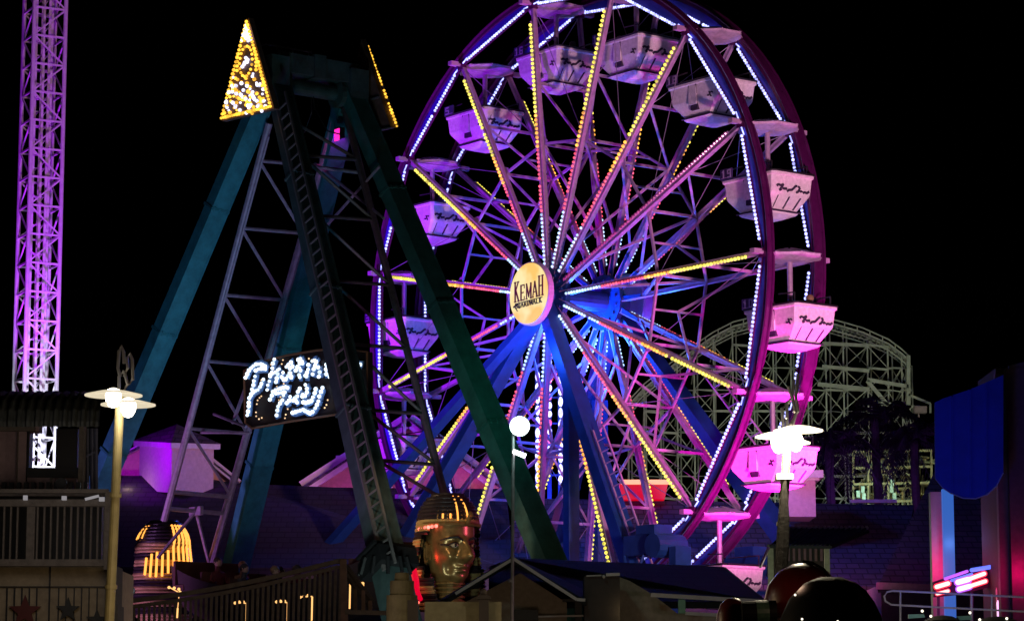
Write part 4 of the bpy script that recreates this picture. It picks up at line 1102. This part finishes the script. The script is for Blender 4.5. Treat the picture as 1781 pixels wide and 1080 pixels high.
# red lit awning
ra0 = P(1120, 860, 98.5)
ra = thing('lit_awning', (ra0.x, 98, 0), 'glowing red awning on the roof ridge behind the wheel', 'awning')
b = MB(); ppoly(b, [(1078, 840), (1162, 840), (1156, 868), (1078, 868)], 98, .7); b.build('canvas', emis('red lit canvas', (.62, .0, .008), 1.0), ra, world=True)
b = MB(); b.tube(P(1080, 838, 97.9), P(1164, 838, 97.9), .085, n=8); b.build('light_tube', emis('coral tube', (1, .35, .22), 1.6), ra, world=True)
# ------------------------------------------------------------------ kiosk right of the lamp
ki0 = P(1390, 1000, 60)
ki = thing('awning_kiosk', (ki0.x, 61, 0), 'kiosk with dark fringed awning on cream posts', 'kiosk')
b = MB(); slab(b, [(1338, 948, 59), (1447, 949, 59), (1512, 921, 62), (1374, 918, 62)], .06)
for i in range(15):
    x = 1342 + i*7.2; b.bar(P(x, 947, 58.96), P(1376 + i*9.3, 918.5, 61.96), .02, .04)
b.build('awning', mat('black green canvas', (.035, .045, .045), .8, 0, .3, 5), ki, world=True)
b = MB()
for i in range(19): b.ball(P(1376 + i*7.3, 917.5, 62.0), .045, 6, 4)
b.build('fringe', m_trim, ki, world=True)
b = MB(); pbox(b, 1336, 946, 1345, 1024, 59.2, .11); pbox(b, 1435, 950, 1443, 1024, 59.2, .1); pieces(b, 'post', mat('pale green post paint', (.50, .56, .36), .6, 0, .3, 8), ki, world=True)
b = MB(); b.bar(P(1345, 948, 59.1), P(1435, 950, 59.1), .05, .05); b.bar(P(1337, 952, 59), P(1322, 985, 57.5), .05, .05); pieces(b, 'rail', m_steel, ki, world=True)
b = MB(); pbox(b, 1346, 952, 1434, 1035, 61.5, .2); b.build('back_wall', m_conc, ki, world=True)
b = MB()
for i in range(9): pbox(b, 1350+i*9.6, 953, 1354+i*9.6, 975, 61.3, .05)
pieces(b, 'hanging_strip', m_mauve, ki, world=True)
light('kiosk_lamp', P(1385, 985, 59.6), 5, (1, .8, .6), .2)
light('kiosk_front_glow', P(1400, 1060, 56), 60, (.85, 1, .65), .4)
# ------------------------------------------------------------------ dark ticket hall in front of the wheel
tk0 = P(1080, 1080, 52)
tk = thing('ticket_hall', (tk0.x, 54, 0), 'low beige hall with black shingled roof and front gable', 'building')
b = MB(); slab(b, [(850, 1045, 49), (1336, 1046, 49), (1256, 985, 56), (892, 970, 56), (850, 985, 56)], .12)
slab(b, [(1336, 1046, 49), (1350, 1060, 62), (1262, 986, 58), (1256, 985, 56)], .12)
slab(b, [(890, 968, 47.2), (1018, 1043, 47.2), (1050, 1040, 52), (894, 969, 54)], .1); slab(b, [(890, 968, 47.2), (780, 1038, 47.2), (760, 1045, 52), (894, 969, 54)], .1)
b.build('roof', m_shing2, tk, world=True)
b = MB(); ppoly(b, [(905, 996), (986, 1048), (986, 1150), (780, 1150), (780, 1062)], 48, 6); b.build('gable_wall', m_stucco, tk, world=True)
b = MB(); ppoly(b, [(1078, 1003), (1096, 1010), (1135, 1033), (1178, 1066), (1330, 1066), (1330, 1150), (1078, 1150)], 48.6, 6); pieces(b, 'wall', m_stucco, tk, world=True)
b = MB(); b.bar(P(893, 971, 47.0), P(1003, 1042, 47.0), .03, .05); b.bar(P(1003, 1042, 47), P(1018, 1043, 47), .03, .05); b.bar(P(893, 971, 47.0), P(792, 1032, 47.0), .03, .05)
b.bar(P(1132, 1034, 48.3), P(1334, 1046, 48.3), .06, .07); b.bar(P(1192, 1066, 48.2), P(1250, 1069, 48.2), .05, .06); b.bar(P(935, 1072, 47.8), P(1015, 1070, 47.8), .03, .03); pieces(b, 'gutter', m_trim, tk, world=True)
b = MB(); pbox(b, 1180, 1042, 1192, 1066, 48.2, .12); pieces(b, 'bracket', mat('mint bracket', (.25, .50, .36), .6), tk, world=True)
b = MB(); pbox(b, 978, 1041, 1000, 1046, 47.9, .1); pbox(b, 892, 1060, 936, 1078, 47.7, .3); pbox(b, 1000, 1044, 1012, 1085, 47.9, .2); pieces(b, 'eave_box', m_black, tk, world=True)
b = MB(); pbox(b, 1017, 1001, 1078, 1150, 47.4, .9); vt = b.build('vent_stack', mat('brown black cladding', (.045, .035, .035), .7, 0, .3, 8, .2), tk, world=True)
b = MB(); b.bar(P(1054, 999, 47.35), P(1078, 998, 47.35), .035, .05); b.bar(P(1020, 1001, 47.35), P(1046, 1000, 47.35), .015, .02); b.ball(P(1050, 1002, 47.3), .03); pieces(b, 'cap', m_trim, vt, world=True)  # pale bars along the stack top, a highlight put into colour
light('ticket_wall_lamp', P(1092, 1062, 47.2), 1.6, (1, .75, .35), .1)
light('ticket_front', P(930, 1150, 43.5), 24, (1, .72, .5), .4)
# ------------------------------------------------------------------ starburst floodlight on its pole
fl0 = P(887.5, 1075, 45)
fl = thing('floodlight_pole', (fl0.x, 45, 0), 'thin pole topped by a dazzling white floodlight in front of the wheel', 'floodlight')
tp = P(893, 790, 45)
b = MB(); b.tube((fl0.x, 45, 0), (fl0.x + (tp.x-fl0.x)*1.0, 45, P(893, 745, 45).z), .034, .026, 10); b.tube((fl0.x, 45, P(0, 1012, 45).z), (fl0.x, 45, P(0, 1008, 45).z), .042, n=10)
b.build('pole', m_steel, fl, world=True)
b = MB(); c_ = P(904, 741, 44.9); b.lathe(c_, [(.03, .22), (.10, .18), (.155, .02), (.165, -.02)], 24, 'Y'); b.bar(c_ + Vector((-.1, .1, -.1)), P(893, 752, 45), .04, .04)
b.build('lamp_housing', m_steel, fl, world=True)
b = MB(); b.lathe(c_ + Vector((0, -.03, 0)), [(.01, -.04), (.09, -.03), (.15, 0), (.01, .01)], 24, 'Y'); b.build('lens', emis('dazzling lens', (.9, 1.0, .95), 30), fl, world=True)
b = MB(); c2_ = P(905, 788, 44.9); b.prism([c2_ + Vector(v) for v in ((-.11, 0, .07), (.10, 0, -.01), (.07, 0, -.075), (-.13, 0, .01))], (0, .1, 0)); b.build('small_lamp', emis('white lamp face', (.95, 1, 1), 4), fl, world=True)
light('floodlight_beam', P(904, 741, 44.5), 30, (.6, 1.0, .9), .15)
light('leg_glare_spot', P(904, 741, 46), 4200, (.02, .8, .5), .2, P(862, 690, 72), 13, 1.0)  # added green spot on the ship leg, stands in for the lamp's glare
# ------------------------------------------------------------------ street lamps
def street_lamp(top, bot, Y, discs, globes, label, power, sleeve=False, fin=()):
    a_, c_ = P(*bot, Y), P(*top, Y)
    t = thing('street_lamp', (a_.x, Y, 0), label, 'street lamp', group='street lamps of the midway')
    b = MB(); d = (c_-a_)/(c_.z-a_.z); base = a_ - d*a_.z
    b.tube(base, c_, .058, .045, 14); b.tube(base, base + d*.5, .11, .10, 14)
    for f in (.62, .8): p = base.lerp(c_, f); b.tube(p, p + d*.04, .063, n=14)
    pieces(b, 'post', m_lamppost, t, world=True)
    b = MB()
    for (x0, x1, y, dy) in discs:
        p0, p1 = P(x0, y, Y), P(x1, y+dy, Y-.05); cc = (p0+p1)/2; rad_ = (p1.x-p0.x)/2
        b.lathe(cc, [(.02, .05), (rad_*.5, .035), (rad_, 0), (rad_, -.012), (rad_*.4, .01), (.02, .012)], 28)
    pieces(b, 'lamp_shade', emis('self lit disc' + (' bright' if sleeve else ''), (1, .86, .60), 3.0 if sleeve else .75), t, world=True)  # discs lit by the globes, their brightness put in as emission
    for (x, y, r_) in globes:
        b = MB(); b.lathe(P(x, y, Y-.12), [(.01, -.10*r_), (.045*r_, -.085*r_), (.075*r_, -.03*r_), (.082*r_, .03*r_), (.06*r_, .085*r_), (.02, .10*r_)], 16)
        b.build('globe', m_glow, t, world=True, smooth=True)
        light('lamp_globe_light', P(x, y+4, Y-.24), power, (1, .84, .58), .08)
    b = MB()
    for pts in fin: b.path([P(x, y, Y) for x, y in pts], .018, 6)
    pieces(b, 'finial', m_steel, t, world=True)
    if sleeve:
        b = MB(); p0 = P(1366, 828, Y-.12); b.loft([[P(x, y, Y-.1) + Vector((rr_*math.cos(k*.785), rr_*math.sin(k*.785), 0)) for k in range(8)] for x, y, rr_ in ((1366, 828, .012), (1364, 850, .03), (1363, 900, .058), (1361, 950, .066), (1357, 1010, .070), (1352, 1085, .075))])
        b.build('sleeve', mat('brown black sleeve', (.022, .018, .015), .9, 0, .4, 20, .5), t, world=True)  # dark tapered cone round the lower post
        b = MB(); pbox(b, 1351, 823, 1380, 833, Y-.12, .24); b.build('clamp', m_trim, t, world=True)
    return t
fin = [[(209, 655), (205, 640), (207, 610), (211, 602), (215, 612), (216, 632)], [(216, 655), (222, 640), (221, 622), (226, 615), (230, 625), (231, 660), (224, 668)], [(207, 684), (207, 655), (216, 645)], [(213, 684), (222, 668), (216, 645)]]
street_lamp((209, 690), (190, 1080), 28, [(148, 247, 685, 3), (176, 270, 699, 8)], [(197, 692, 1.0), (223, 709, 1.0)], 'cream street lamp with two lit globes beside the balcony', 17, fin=fin)
fin = [[(1369, 745), (1369, 700), (1378, 692), (1381, 660)], [(1377, 745), (1384, 720), (1378, 692), (1371, 672)], [(1369, 745), (1388, 715), (1384, 690), (1388, 650)], [(1362, 740), (1360, 710), (1372, 700)]]
lp2 = street_lamp((1370, 752), (1352, 1080), 28, [(1313, 1395, 757, 3), (1345, 1432, 746, 4), (1345, 1410, 768, 3)], [(1354, 772, .95), (1384, 769, .95), (1368, 762, .8)], 'street lamp with dazzling discs and a dark tapered post by the pink tub', 45, True, fin)
for x, y in ((1367, 726), (1381, 716), (1375, 738)):
    b = MB(); b.ball(P(x, y, 27.8), .014, 6, 4); b.build('rivet', m_trim, lp2, world=True)
# ------------------------------------------------------------------ left building with balcony
lb0 = P(60, 1000, 33)
lb = thing('balcony_building', (lb0.x, 34, 0), 'building with dark corrugated awning and a star panelled wall under its balcony', 'building')
m_corr = mat('dark corrugated metal', (.13, .14, .135), .5, .4, .4, 5)
b = MB(); n_ = 52
def awn(i, f):
    x = -20 + 204*i/n_; ph = i % 4; bump_ = .045 if ph in (0, 1) else 0
    a_ = f*math.pi/2; Y = 32.6 - 1.0*math.sin(a_)*1.0 - bump_*1.2; top = P(x, 688, 32.6).z; h = 0.42
    return Vector((P(x, 700, 32).x, Y, top - h*(1-math.cos(a_)) - 0.0 + bump_*.8*math.cos(a_)))
rings = []
for f in [0, .2, .4, .6, .8, 1.0]: rings.append([awn(i, f) for i in range(n_+1)])
rings.append([v - Vector((0, 0, .06)) for v in rings[-1]]); 
b.loft(rings, cap=False, closed=False)
b.build('awning', m_corr, lb, world=True)
b = MB(); pbox(b, -40, 738, 47, 850, 33.2, .25); pbox(b, 47, 738, 68, 750, 33.2, .25); pbox(b, 47, 815, 95, 850, 33.2, .25); pbox(b, 95, 745, 135, 850, 33.25, .2); b.mi = 1; pbox(b, -40, 852, 178, 990, 33.3, .2); b.mi = 0  # black sheet behind the balusters, shade of the gaps put into colour
b.mi = 1; pbox(b, 47, 738, 52, 815, 33.19, .25); pbox(b, 46, 813, 136, 830, 33.16, .2); pbox(b, 96, 746, 135, 830, 33.2, .2)
pieces(b, 'wall', [m_mauve, m_black], lb, world=True)
b = MB(); pbox(b, 28, 742, 31, 850, 33.1, .08); pbox(b, -20, 742, 60, 749, 33.1, .08); pbox(b, 135, 740, 146, 856, 33.0, .2); pbox(b, 86, 830, 90, 850, 33.0, .05); pieces(b, 'trim', m_wood, lb, world=True)
b = MB(); 
for x in (152, 160, 167): b.tube(P(x, 1000, 33.4), P(x, 745, 33.4), .025, n=8)
b.bar(P(147, 795, 33.2), P(165, 786, 33.2), .02, .02); pieces(b, 'pipe', mat('blue grey pipe', (.14, .15, .26), .5, .3), lb, world=True)
b = MB()
for i in range(12): pbox(b, 2+i*13, 838, 9+i*13, 852, 32.8, .1)
b.lathe(P(107, 840, 32.6), [(.03, -.03), (.065, -.03), (.065, .03), (.03, .03)], 16, 'Y'); pieces(b, 'deck_clutter', m_black, lb, world=True)
b = MB(); pbox(b, -40, 850, 188, 857, 32.0, .1); pbox(b, -40, 868, 184, 880, 31.95, .12); pbox(b, -40, 972, 188, 984, 31.95, .14); pbox(b, 180, 855, 196, 990, 31.9, .2); pbox(b, -40, 856, 186, 862, 32.2, .1)
b.build('balcony_rail', m_wood, lb, world=True)
for i in range(17):
    x = -8 + i*12.2 - i*.55 + (6 if 3 < i < 6 else 0); b = MB(); pbox(b, x, 878, x+(5 if i != 4 else 14), 975, 32.0, .05); b.build('baluster', m_wood, lb, world=True)
b = MB(); pbox(b, 40, 861, 47, 869, 31.9, .05); pbox(b, 107, 862, 115, 869, 31.9, .05); pbox(b, 172, 864, 181, 871, 31.9, .05); b.bar(P(148, 868, 31.9), P(172, 862, 31.9), .02, .03); pieces(b, 'rail_lamp', emis('dim grey lamp cap', (.35, .33, .35), .7), lb, world=True)
b = MB(); pbox(b, -40, 984, 192, 1150, 32.3, 2.0); b.build('panel_wall', mat('tan wall panel', (.42, .34, .24), .8, 0, .3, 9, .3), lb, world=True)
b = MB(); pbox(b, -40, 1019, 186, 1021, 32.27, .05); pbox(b, 84, 985, 86, 1150, 32.27, .05)
for x in (10, 23, 36, 49, 62, 100, 113, 127, 140, 153, 167): pbox(b, x, 1022, x+1.2, 1150, 32.28, .05)
pieces(b, 'groove', m_black, lb, world=True)
b = MB(); pbox(b, 184, 984, 203, 1150, 31.8, .5); pbox(b, 194, 1052, 205, 1150, 31.5, .5); b.build('corner_post', m_conc, lb, world=True)
def star(b, x, y, r_, Y):
    c_ = P(x, y, Y); return b.prism([c_ + Vector((rr_*math.sin(i*math.pi/5), 0, rr_*math.cos(i*math.pi/5))) for i in range(10) for rr_ in [r_ if i % 2 == 0 else r_*.42]], (0, .03, 0))
b = MB(); star(b, 43, 1063, .195, 32.24); pieces(b, 'star', mat('dark red star', (.12, .015, .015), .5), lb, 'dark red star', world=True)
b = MB(); star(b, 118, 1060, .145, 32.24); pieces(b, 'star', mat('black star', (.02, .02, .02), .5), lb, 'black star', world=True)
b = MB(); star(b, 168, 1078, .13, 32.24); pieces(b, 'star', mat('black star', (.02, .02, .02), .5), lb, 'black star', world=True)
# ------------------------------------------------------------------ ramp fence with lit frames behind it
rf0 = P(420, 1080, 38)
rf = thing('ramp_fence', (rf0.x, 38, 0), 'dark slatted fence rising along the ramp below the ship', 'fence')
def ry(x): return 1048 - 73*(x-200)/390 - 8*math.sin((x-200)/390*math.pi)*-1
b = MB()
for x0 in range(200, 590, 39): b.bar(P(x0, ry(x0), 38), P(x0+39, ry(x0+39), 38), .07, .06); b.bar(P(x0, ry(x0)+10, 38.05), P(x0+39, ry(x0+39)+10, 38.05), .05, .05)
b.bar(P(592, 974, 38), P(648, 1048, 38.8), .07, .06); b.bar(P(592, 986, 38), P(645, 1058, 38.8), .05, .05); b.bar(P(600, 1064, 37.9), P(690, 1066, 37.9), .08, .06)
b.build('top_rail', m_wood, rf, world=True)
for i in range(44):
    x = 206 + i*9; b = MB(); b.bar(P(x, ry(x)+10, 38.1), P(x-3, ry(x)+125, 38.1), .028, .035); b.build('baluster', m_wood, rf, world=True)
b = MB(); b.bar(P(597, 972, 37.95), P(600, 1110, 37.95), .09, .09)
for x, y in ((618, 1006), (632, 1026), (644, 1044)): b.bar(P(x, y, 38.4), P(x, 1064, 38.4), .05, .05)
pieces(b, 'post', mat('mauve brown post', (.26, .17, .14), .8, 0, .3, 9), rf, world=True)
e_frame = emis('amber rope light', (1.0, .50, .16), 1.6)
for i, (tops, vx, y0, y1) in enumerate((([(294, 1021), (303, 1022), (311, 1024), (313, 1029)], 309, 1057, 1074), ([], 368.5, 1049, 1090), ([(409, 1048), (416, 1046.5), (423, 1046)], 429, 1049, 1090), ([(481, 1046), (488, 1045), (495, 1045)], 500.5, 1048, 1090), ([(522, 1038), (529, 1035), (536, 1035)], 543, 1037, 1090), ([(624, 1012), (631, 1014)], 609, 1013, 1058))):
    b = MB()
    for x, y in tops: b.ball(P(x, y, 39), .022, 6, 4)
    if tops: b.bar(P(tops[0][0], tops[0][1]-.5, 39.02), P(vx if i != 5 else tops[-1][0], y0-.5 if i not in (0, 5) else tops[-1][1]-.5, 39.02), .014, .014)
    if i == 0: b.bar(P(312, 1028, 39.02), P(309, 1058, 39.02), .01, .01)
    b.tube(P(vx, y0, 39), P(vx-1, y1, 39), .013, n=6)
    if i == 5: b.path([P(x, y, 39) for x, y in ((609, 1014), (615, 1011), (624, 1011), (632, 1016), (632, 1030), (630, 1060))], .013, 6)
    o = b.build('rope_light_frame', e_frame)
    tag(o, ('short amber rope light by the left ship head', 'single upright amber rope light behind the ramp fence', 'amber rope light bent over its top, leftmost of the three bent ones', 'amber rope light bent over its top, middle of the three bent ones',
            'amber rope light bent over its top, right and highest of the three', 'amber rope light hoop at the foot of the laddered leg')[i], 'rope light', 'amber rope lights behind the ramp fence')
sp0 = thing('spot_lamp', (P(227, 1040, 39).x, 39, 0), 'small white spot lamp low beside the left street lamp', 'spot lamp')
b = MB(); b.ball(P(226, 1027, 39), .045, 8, 6); b.build('lens', emis('white spot lens', (.8, .95, 1), 4), sp0, world=True)
b = MB(); p_ = P(226, 1027, 39.08); b.lathe(p_, [(.02, .1), (.07, .05), (.07, 0)], 12, 'Y'); b.bar(p_ + Vector((0, .05, 0)), Vector((p_.x, 39.1, 0)), .03, .03); b.build('stand', m_black, sp0, world=True)
# cream column, board and finial posts at the foot of the right head
cc = thing('cream_column', (P(697, 1070, 36).x, 36, 0), 'short cream column left of the large pharaoh head', 'column')
b = MB(); b.lathe((P(699, 1070, 36).x, 36, 0), [(.20, 0), (.20, P(0, 1035, 36).z), (.155, P(0, 1034, 36).z), (.155, P(0, 1010, 36).z), (.10, P(0, 1009, 36).z), (.09, P(0, 996, 36).z), (.01, P(0, 994, 36).z)], 20); b.build('shaft', mat('cream column paint', (.45, .40, .22), .6, 0, .3, 8), cc, world=True)
bd_ = thing('cream_board', (P(800, 1070, 31).x, 31, 0), 'cream board between two dark posts below the pharaoh head', 'board')
b = MB(); pbox(b, 738, 1046, 872, 1150, 31, .08); b.build('panel', mat('cream board paint', (.44, .40, .26), .6, 0, .3, 10), bd_, world=True)
b = MB(); pbox(b, 708, 1043, 727, 1150, 30.9, .14); pbox(b, 833, 1034, 850, 1150, 30.85, .14); pbox(b, 830, 1037, 853, 1041, 30.83, .18); b.ball(P(841, 1029, 30.92), .04, 10, 8); pieces(b, 'post', mat('charcoal post paint', (.10, .08, .08), .6), bd_, world=True)
# ------------------------------------------------------------------ right hand corner
bb = thing('blue_banner', (P(1690, 860, 50).x, 50, 0), 'large deep blue rounded banner hanging from the dark building', 'banner')
b = MB(); pts = [(1626, 700), (1640, 693), (1690, 676), (1745, 652), (1745, 822), (1733, 845), (1716, 860), (1697, 867), (1675, 866), (1655, 858), (1640, 848), (1627, 832)]
ppoly(b, pts, 50, .08)
for x, y0, y1 in ((1656, 690, 858), (1688, 678, 866), (1716, 665, 858)): b.bar(P(x, y0, 49.99), P(x, y1, 49.99), .05, .03)
b.build('cloth', mat('royal blue canvas', (.02, .05, .72), .8, 0, .25, 1.5), bb, world=True)
b = MB(); b.path([P(x, y, 49.97) for x, y in pts[4:10]], .012, 5); b.build('piping', mat('pale blue piping', (.4, .45, .9), .5), bb, world=True)
rb = thing('corner_building', (P(1765, 1000, 51).x, 52, 0), 'tall dark purple brown building edge at the right', 'building')
b = MB(); pbox(b, 1745, 640, 1850, 1150, 51.5, 2); pieces(b, 'wall', mat('dark plum wall', (.06, .035, .05), .8, 0, .3, 8, .2), rb, world=True)
b = MB(); b.bar(P(1755, 642, 51.2), P(1850, 618, 51.2), .12, .12); pbox(b, 1742, 650, 1750, 1080, 51.3, .2); pbox(b, 1764, 640, 1850, 1150, 51.1, .3); pieces(b, 'pilaster', mat('plum pilaster', (.16, .10, .13), .7, 0, .3, 8, .2), rb, world=True)
pc = thing('pilaster_column', (P(1640, 1050, 54.5).x, 54.5, 0), 'slim column lit red on the left and blue on the right, behind the neon sign', 'column')
b = MB(); pbox(b, 1625, 855, 1648, 1150, 54.6, .25); b.build('shaft', mat('white column paint', (.5, .45, .45), .6, 0, .15, 8), pc, world=True)
b = MB(); pbox(b, 1646, 850, 1658, 1150, 54.4, .14); b.build('blue_lit_side', emis('blue lit side emission', (.05, .20, .80), .6), pc, world=True)  # column side lit blue by the neon, put in as emission
# neon sign
ns = thing('neon_sign', (P(1690, 1030, 53).x, 53, 0), 'slanted sign of thick red, white and blue neon bars', 'neon sign')
e_nr = emis('pink white neon', (1.0, .55, .50), 2.0); e_nw = emis('lavender white neon', (.75, .60, 1.0), 2.2); e_nb = emis('blue neon', (.12, .16, 1.0), 1.6)
e_nrs = emis('red neon with halo', (1.0, .02, .07), 1.3); e_nws = emis('violet neon with halo', (.50, .10, 1.0), 1.4)  # wider coloured tubes put the halo round the pale cores into shape
def cap(b, x0, y0, x1, y1, r_, Y=52.6): b.tube(P(x0, y0, Y), P(x1, y1, Y), r_, n=8); b.ball(P(x0, y0, Y), r_, 8, 6); b.ball(P(x1, y1, Y), r_, 8, 6); return b
b = MB(); pbox(b, 1622, 1000, 1760, 1040, 52.95, .04); b = MB(); ppoly(b, [(1622, 1012), (1650, 1002), (1756, 980), (1758, 1012), (1664, 1034), (1624, 1038)], 52.9, .12); b.build('back_plate', mat('plum sign plate', (.10, .02, .06), .5), ns, world=True)
for (x0, y0, x1, y1, r_, m_) in ((1629, 1020, 1649, 1014, .05, e_nr), (1630, 1032, 1649, 1027, .036, e_nr), (1666, 1012, 1684, 1007, .06, e_nw), (1684, 1007, 1712, 997, .046, e_nr), (1668, 1024, 1686, 1019, .055, e_nw), (1686, 1019, 1714, 1010, .044, e_nr), (1739, 990, 1747, 988, .066, e_nw), (1742, 1005, 1748, 1003, .056, e_nw), (1644, 1006, 1682, 993, .022, e_nw), (1655, 1009, 1690, 998, .02, e_nb), (1690, 991, 1744, 982, .03, e_nb)):
    b = MB(); cap(b, x0, y0, x1, y1, r_*1.3, 52.62); nt_ = b.build('neon_tube', {e_nr: e_nrs, e_nw: e_nws}.get(m_, m_), ns, world=True)
    if m_ is not e_nb and r_ > .03: b = MB(); cap(b, x0, y0, x1, y1, r_*.8, 52.55 - r_*.5); b.build('core', m_, nt_, world=True)
b = MB(); 
for x in (1632, 1690, 1733): b.bar(P(x, 1030 if x < 1700 else 1010, 53), P(x, 1150, 53), .05, .05)
b.bar(P(1735, 1000, 52.9), P(1733, 1012, 52.9), .04, .04); pieces(b, 'post', mat('violet post', (.2, .1, .3), .5), ns, world=True)
light('neon_red_spill', P(1700, 1015, 52.0), 9, (1, .03, .2), .2); light('neon_blue_spill', P(1748, 994, 52.0), 5, (.3, .2, 1), .2)
gp = thing('glass_cylinder', (P(1742, 1060, 52).x, 52, 0), 'pink glowing cylinder below the neon sign', 'lamp')
b = MB(); c_ = P(1741, 1075, 52); b.lathe((c_.x, 52, c_.z), [(.08, -3), (.085, .0), (.085, .52), (.075, .55), (.085, .57)], 14); b.build('body', mat('pale pink plastic', (.6, .35, .5), .4), gp, world=True)
b = MB(); c_ = P(1738, 1062, 51.9); b.lathe((c_.x, 51.88, c_.z), [(.045, -.12), (.05, .15), (.03, .2)], 12); b.build('bulb', emis('pink lamp core', (1, .5, .95), 1.5), gp, world=True)
wr = thing('round_railing', (P(1660, 1060, 47).x, 47, 0), 'thin pale two-rail railing with a rounded left end', 'railing')
b = MB(); b.path([P(1800, 1039, 47), P(1620, 1030, 47), P(1552, 1027, 47), P(1543, 1029, 47), P(1538, 1036, 47), P(1540, 1045, 47), P(1550, 1051, 47), P(1640, 1056, 47), P(1800, 1064, 47)], .018, 6); pieces(b, 'rail', m_trim, wr, world=True)
b = MB()
for x in (1566, 1690, 1725): b.tube(P(x, 1028 if x < 1600 else 1033, 47), P(x, 1150, 47), .016, n=6)
pieces(b, 'post', m_trim, wr, world=True)
# kiddie ride vehicles in the near right corner
m_redg = mat('glossy dark red shell', (.16, .008, .008), .35, 0, .3, 3, 0, .5, None, .2); m_blk = mat('gloss black fairing', (.006, .006, .007), .65, 0, .2, 3, 0, .2)
kd = thing('kiddie_ride_car', (P(1450, 1080, 24).x, 24, 0), 'big black rounded ride car with red band and bubble by the lamp post', 'ride car')
b = MB(); c_ = P(1450, 1082, 24)
b.lathe((c_.x, 24.2, c_.z-.35), [(.46, -.5), (.50, 0), (.47, .32), (.36, .56), (.22, .70), (.10, .745), (.01, .75)], 28); b.build('body', m_blk, kd, world=True, smooth=True)
b = MB(); c2_ = P(1508, 1082, 23.95)
for a0 in (0,):
    rings = []
    for i in range(9):
        a_ = math.pi*.5*i/8; z_ = c_.z-.35 + .74*math.sin(a_); r_ = .52*math.cos(a_)**.8 + .02
        rings.append([Vector((c_.x + r_*math.cos(t), 24.2 - r_*math.sin(t), z_)) for t in (.55, .62, .7, .78, .86)] )
    b.loft(rings, cap=False, closed=False)
b.build('red_band', m_redg, kd, world=True, smooth=True)
b = MB(); c_ = P(1392, 1030, 24.9); b.lathe((c_.x+.05, 25.1, c_.z-.12), [(.34, -.1), (.36, .05), (.32, .20), (.22, .32), (.10, .38), (.01, .395)], 28); bu = b.build('bubble', m_redg, kd, world=True, smooth=True)
b = MB(); c3_ = (c_.x+.05, 25.1, c_.z-.12); b.path([Vector((c3_[0] + rr_*math.cos(.75), c3_[1] - rr_*math.sin(.75), c3_[2]+z_)) for rr_, z_ in ((.37, .05), (.33, .20), (.23, .33), (.11, .39), (0, .41))], .014, 5); b.build('rim_trim', m_blk, bu, world=True)
b = MB()
for (x, y) in ((1395, 1076), (1457, 1080), (1383, 1034)): b.ball(P(x, y, 23.6), .010, 6, 4)
pieces(b, 'marker_bulb', emis('tiny white marker', (1, .9, .7), 2), kd, world=True)
kd2 = thing('kiddie_ride_car', (P(1285, 1080, 25).x, 25, 0), 'small dark red ride car with mint ringed drum left of the lamp post', 'ride car')
b = MB(); c_ = P(1275, 1085, 25); b.lathe((c_.x, 25, c_.z), [(.14, -.5), (.15, -.05), (.145, .08), (.11, .18), (.06, .225), (.01, .235)], 24); b.build('body', m_redg, kd2, world=True, smooth=True)
b = MB(); p0, p1 = P(1290, 1068, 24.8), P(1350, 1066, 24.8); b.tube(p0, p1, .115, n=20); b.build('drum', m_blk, kd2, world=True)
b = MB(); b.tube(p0.lerp(p1, .42), p0.lerp(p1, .78), .119, n=20); b.build('ring', mat('mint ring paint', (.10, .22, .14), .4, 0, .5, 10), kd2, world=True)
kd3 = thing('kiddie_ride_car', (P(1600, 1080, 26).x, 26, 0), 'row of low black ride hoods with pale aqua windscreens in the right corner', 'ride car')
b = MB()
for x, w_, y in ((1640, .22, 1078), (1735, .26, 1080)): c_ = P(x, y+14, 26); b.lathe((c_.x, 26, c_.z), [(w_, -.2), (w_*.98, 0), (w_*.8, .07), (w_*.4, .11), (.01, .12)], 22)
p0, p1 = P(1545, 1080, 26), P(1800, 1085, 26); b.box((p0.x, 26, p0.z-.4), (p1.x, 26.5, p0.z-.02)); pieces(b, 'hood', m_blk, kd3, world=True)
b = MB(); ppoly(b, [(1580, 1068), (1607, 1067), (1609, 1073), (1580, 1075)], 25.9, .03); ppoly(b, [(1664, 1071), (1688, 1070), (1692, 1077), (1670, 1078)], 25.9, .03); pieces(b, 'windscreen', mat('pale aqua plastic', (.5, .75, .72), .3), kd3, world=True)
b = MB()
for x, y in ((1604, 1062), (1619, 1071), (1687, 1065), (1704, 1077), (1751, 1075)): b.ball(P(x, y, 25.8), .013, 6, 4)
pieces(b, 'marker_bulb', emis('tiny white marker', (1, .9, .7), 2), kd3, world=True)
light('aqua_spill', P(1620, 1040, 25.2), 1.5, (.6, 1, .95), .1)
light('bubble_spill', P(1385, 1015, 24.2), 1.2, (1, .6, .4), .05)

# riders in three of the tubs
gq = ((12, 'tub 17'), (11, 'tub 16'), (0, 'tub 10'))
for n_, (k, nm) in enumerate(gq):
    j = wp(k, RAD, 0)
    for m_, (dx, face) in enumerate(((-.72, 0), (.72, math.pi))):
        lab = (('rider in %s shirt, left seat of the tub at %s', 'rider in %s shirt, right seat of the tub at %s')[m_]) % (('maroon', 'charcoal', 'grey blue', 'tan')[(n_+m_) % 4], ('the wheel top', 'the top left', 'the far right')[n_])
        person(W(j.x + dx, -.12 + .25*m_, j.z - 1.62 - .62 - HZ), ROT + face, sh_c[(n_+m_) % 4], hr[(n_+2*m_) % 3], lab, 40+n_*2+m_, 'riders in the ferris wheel tubs')
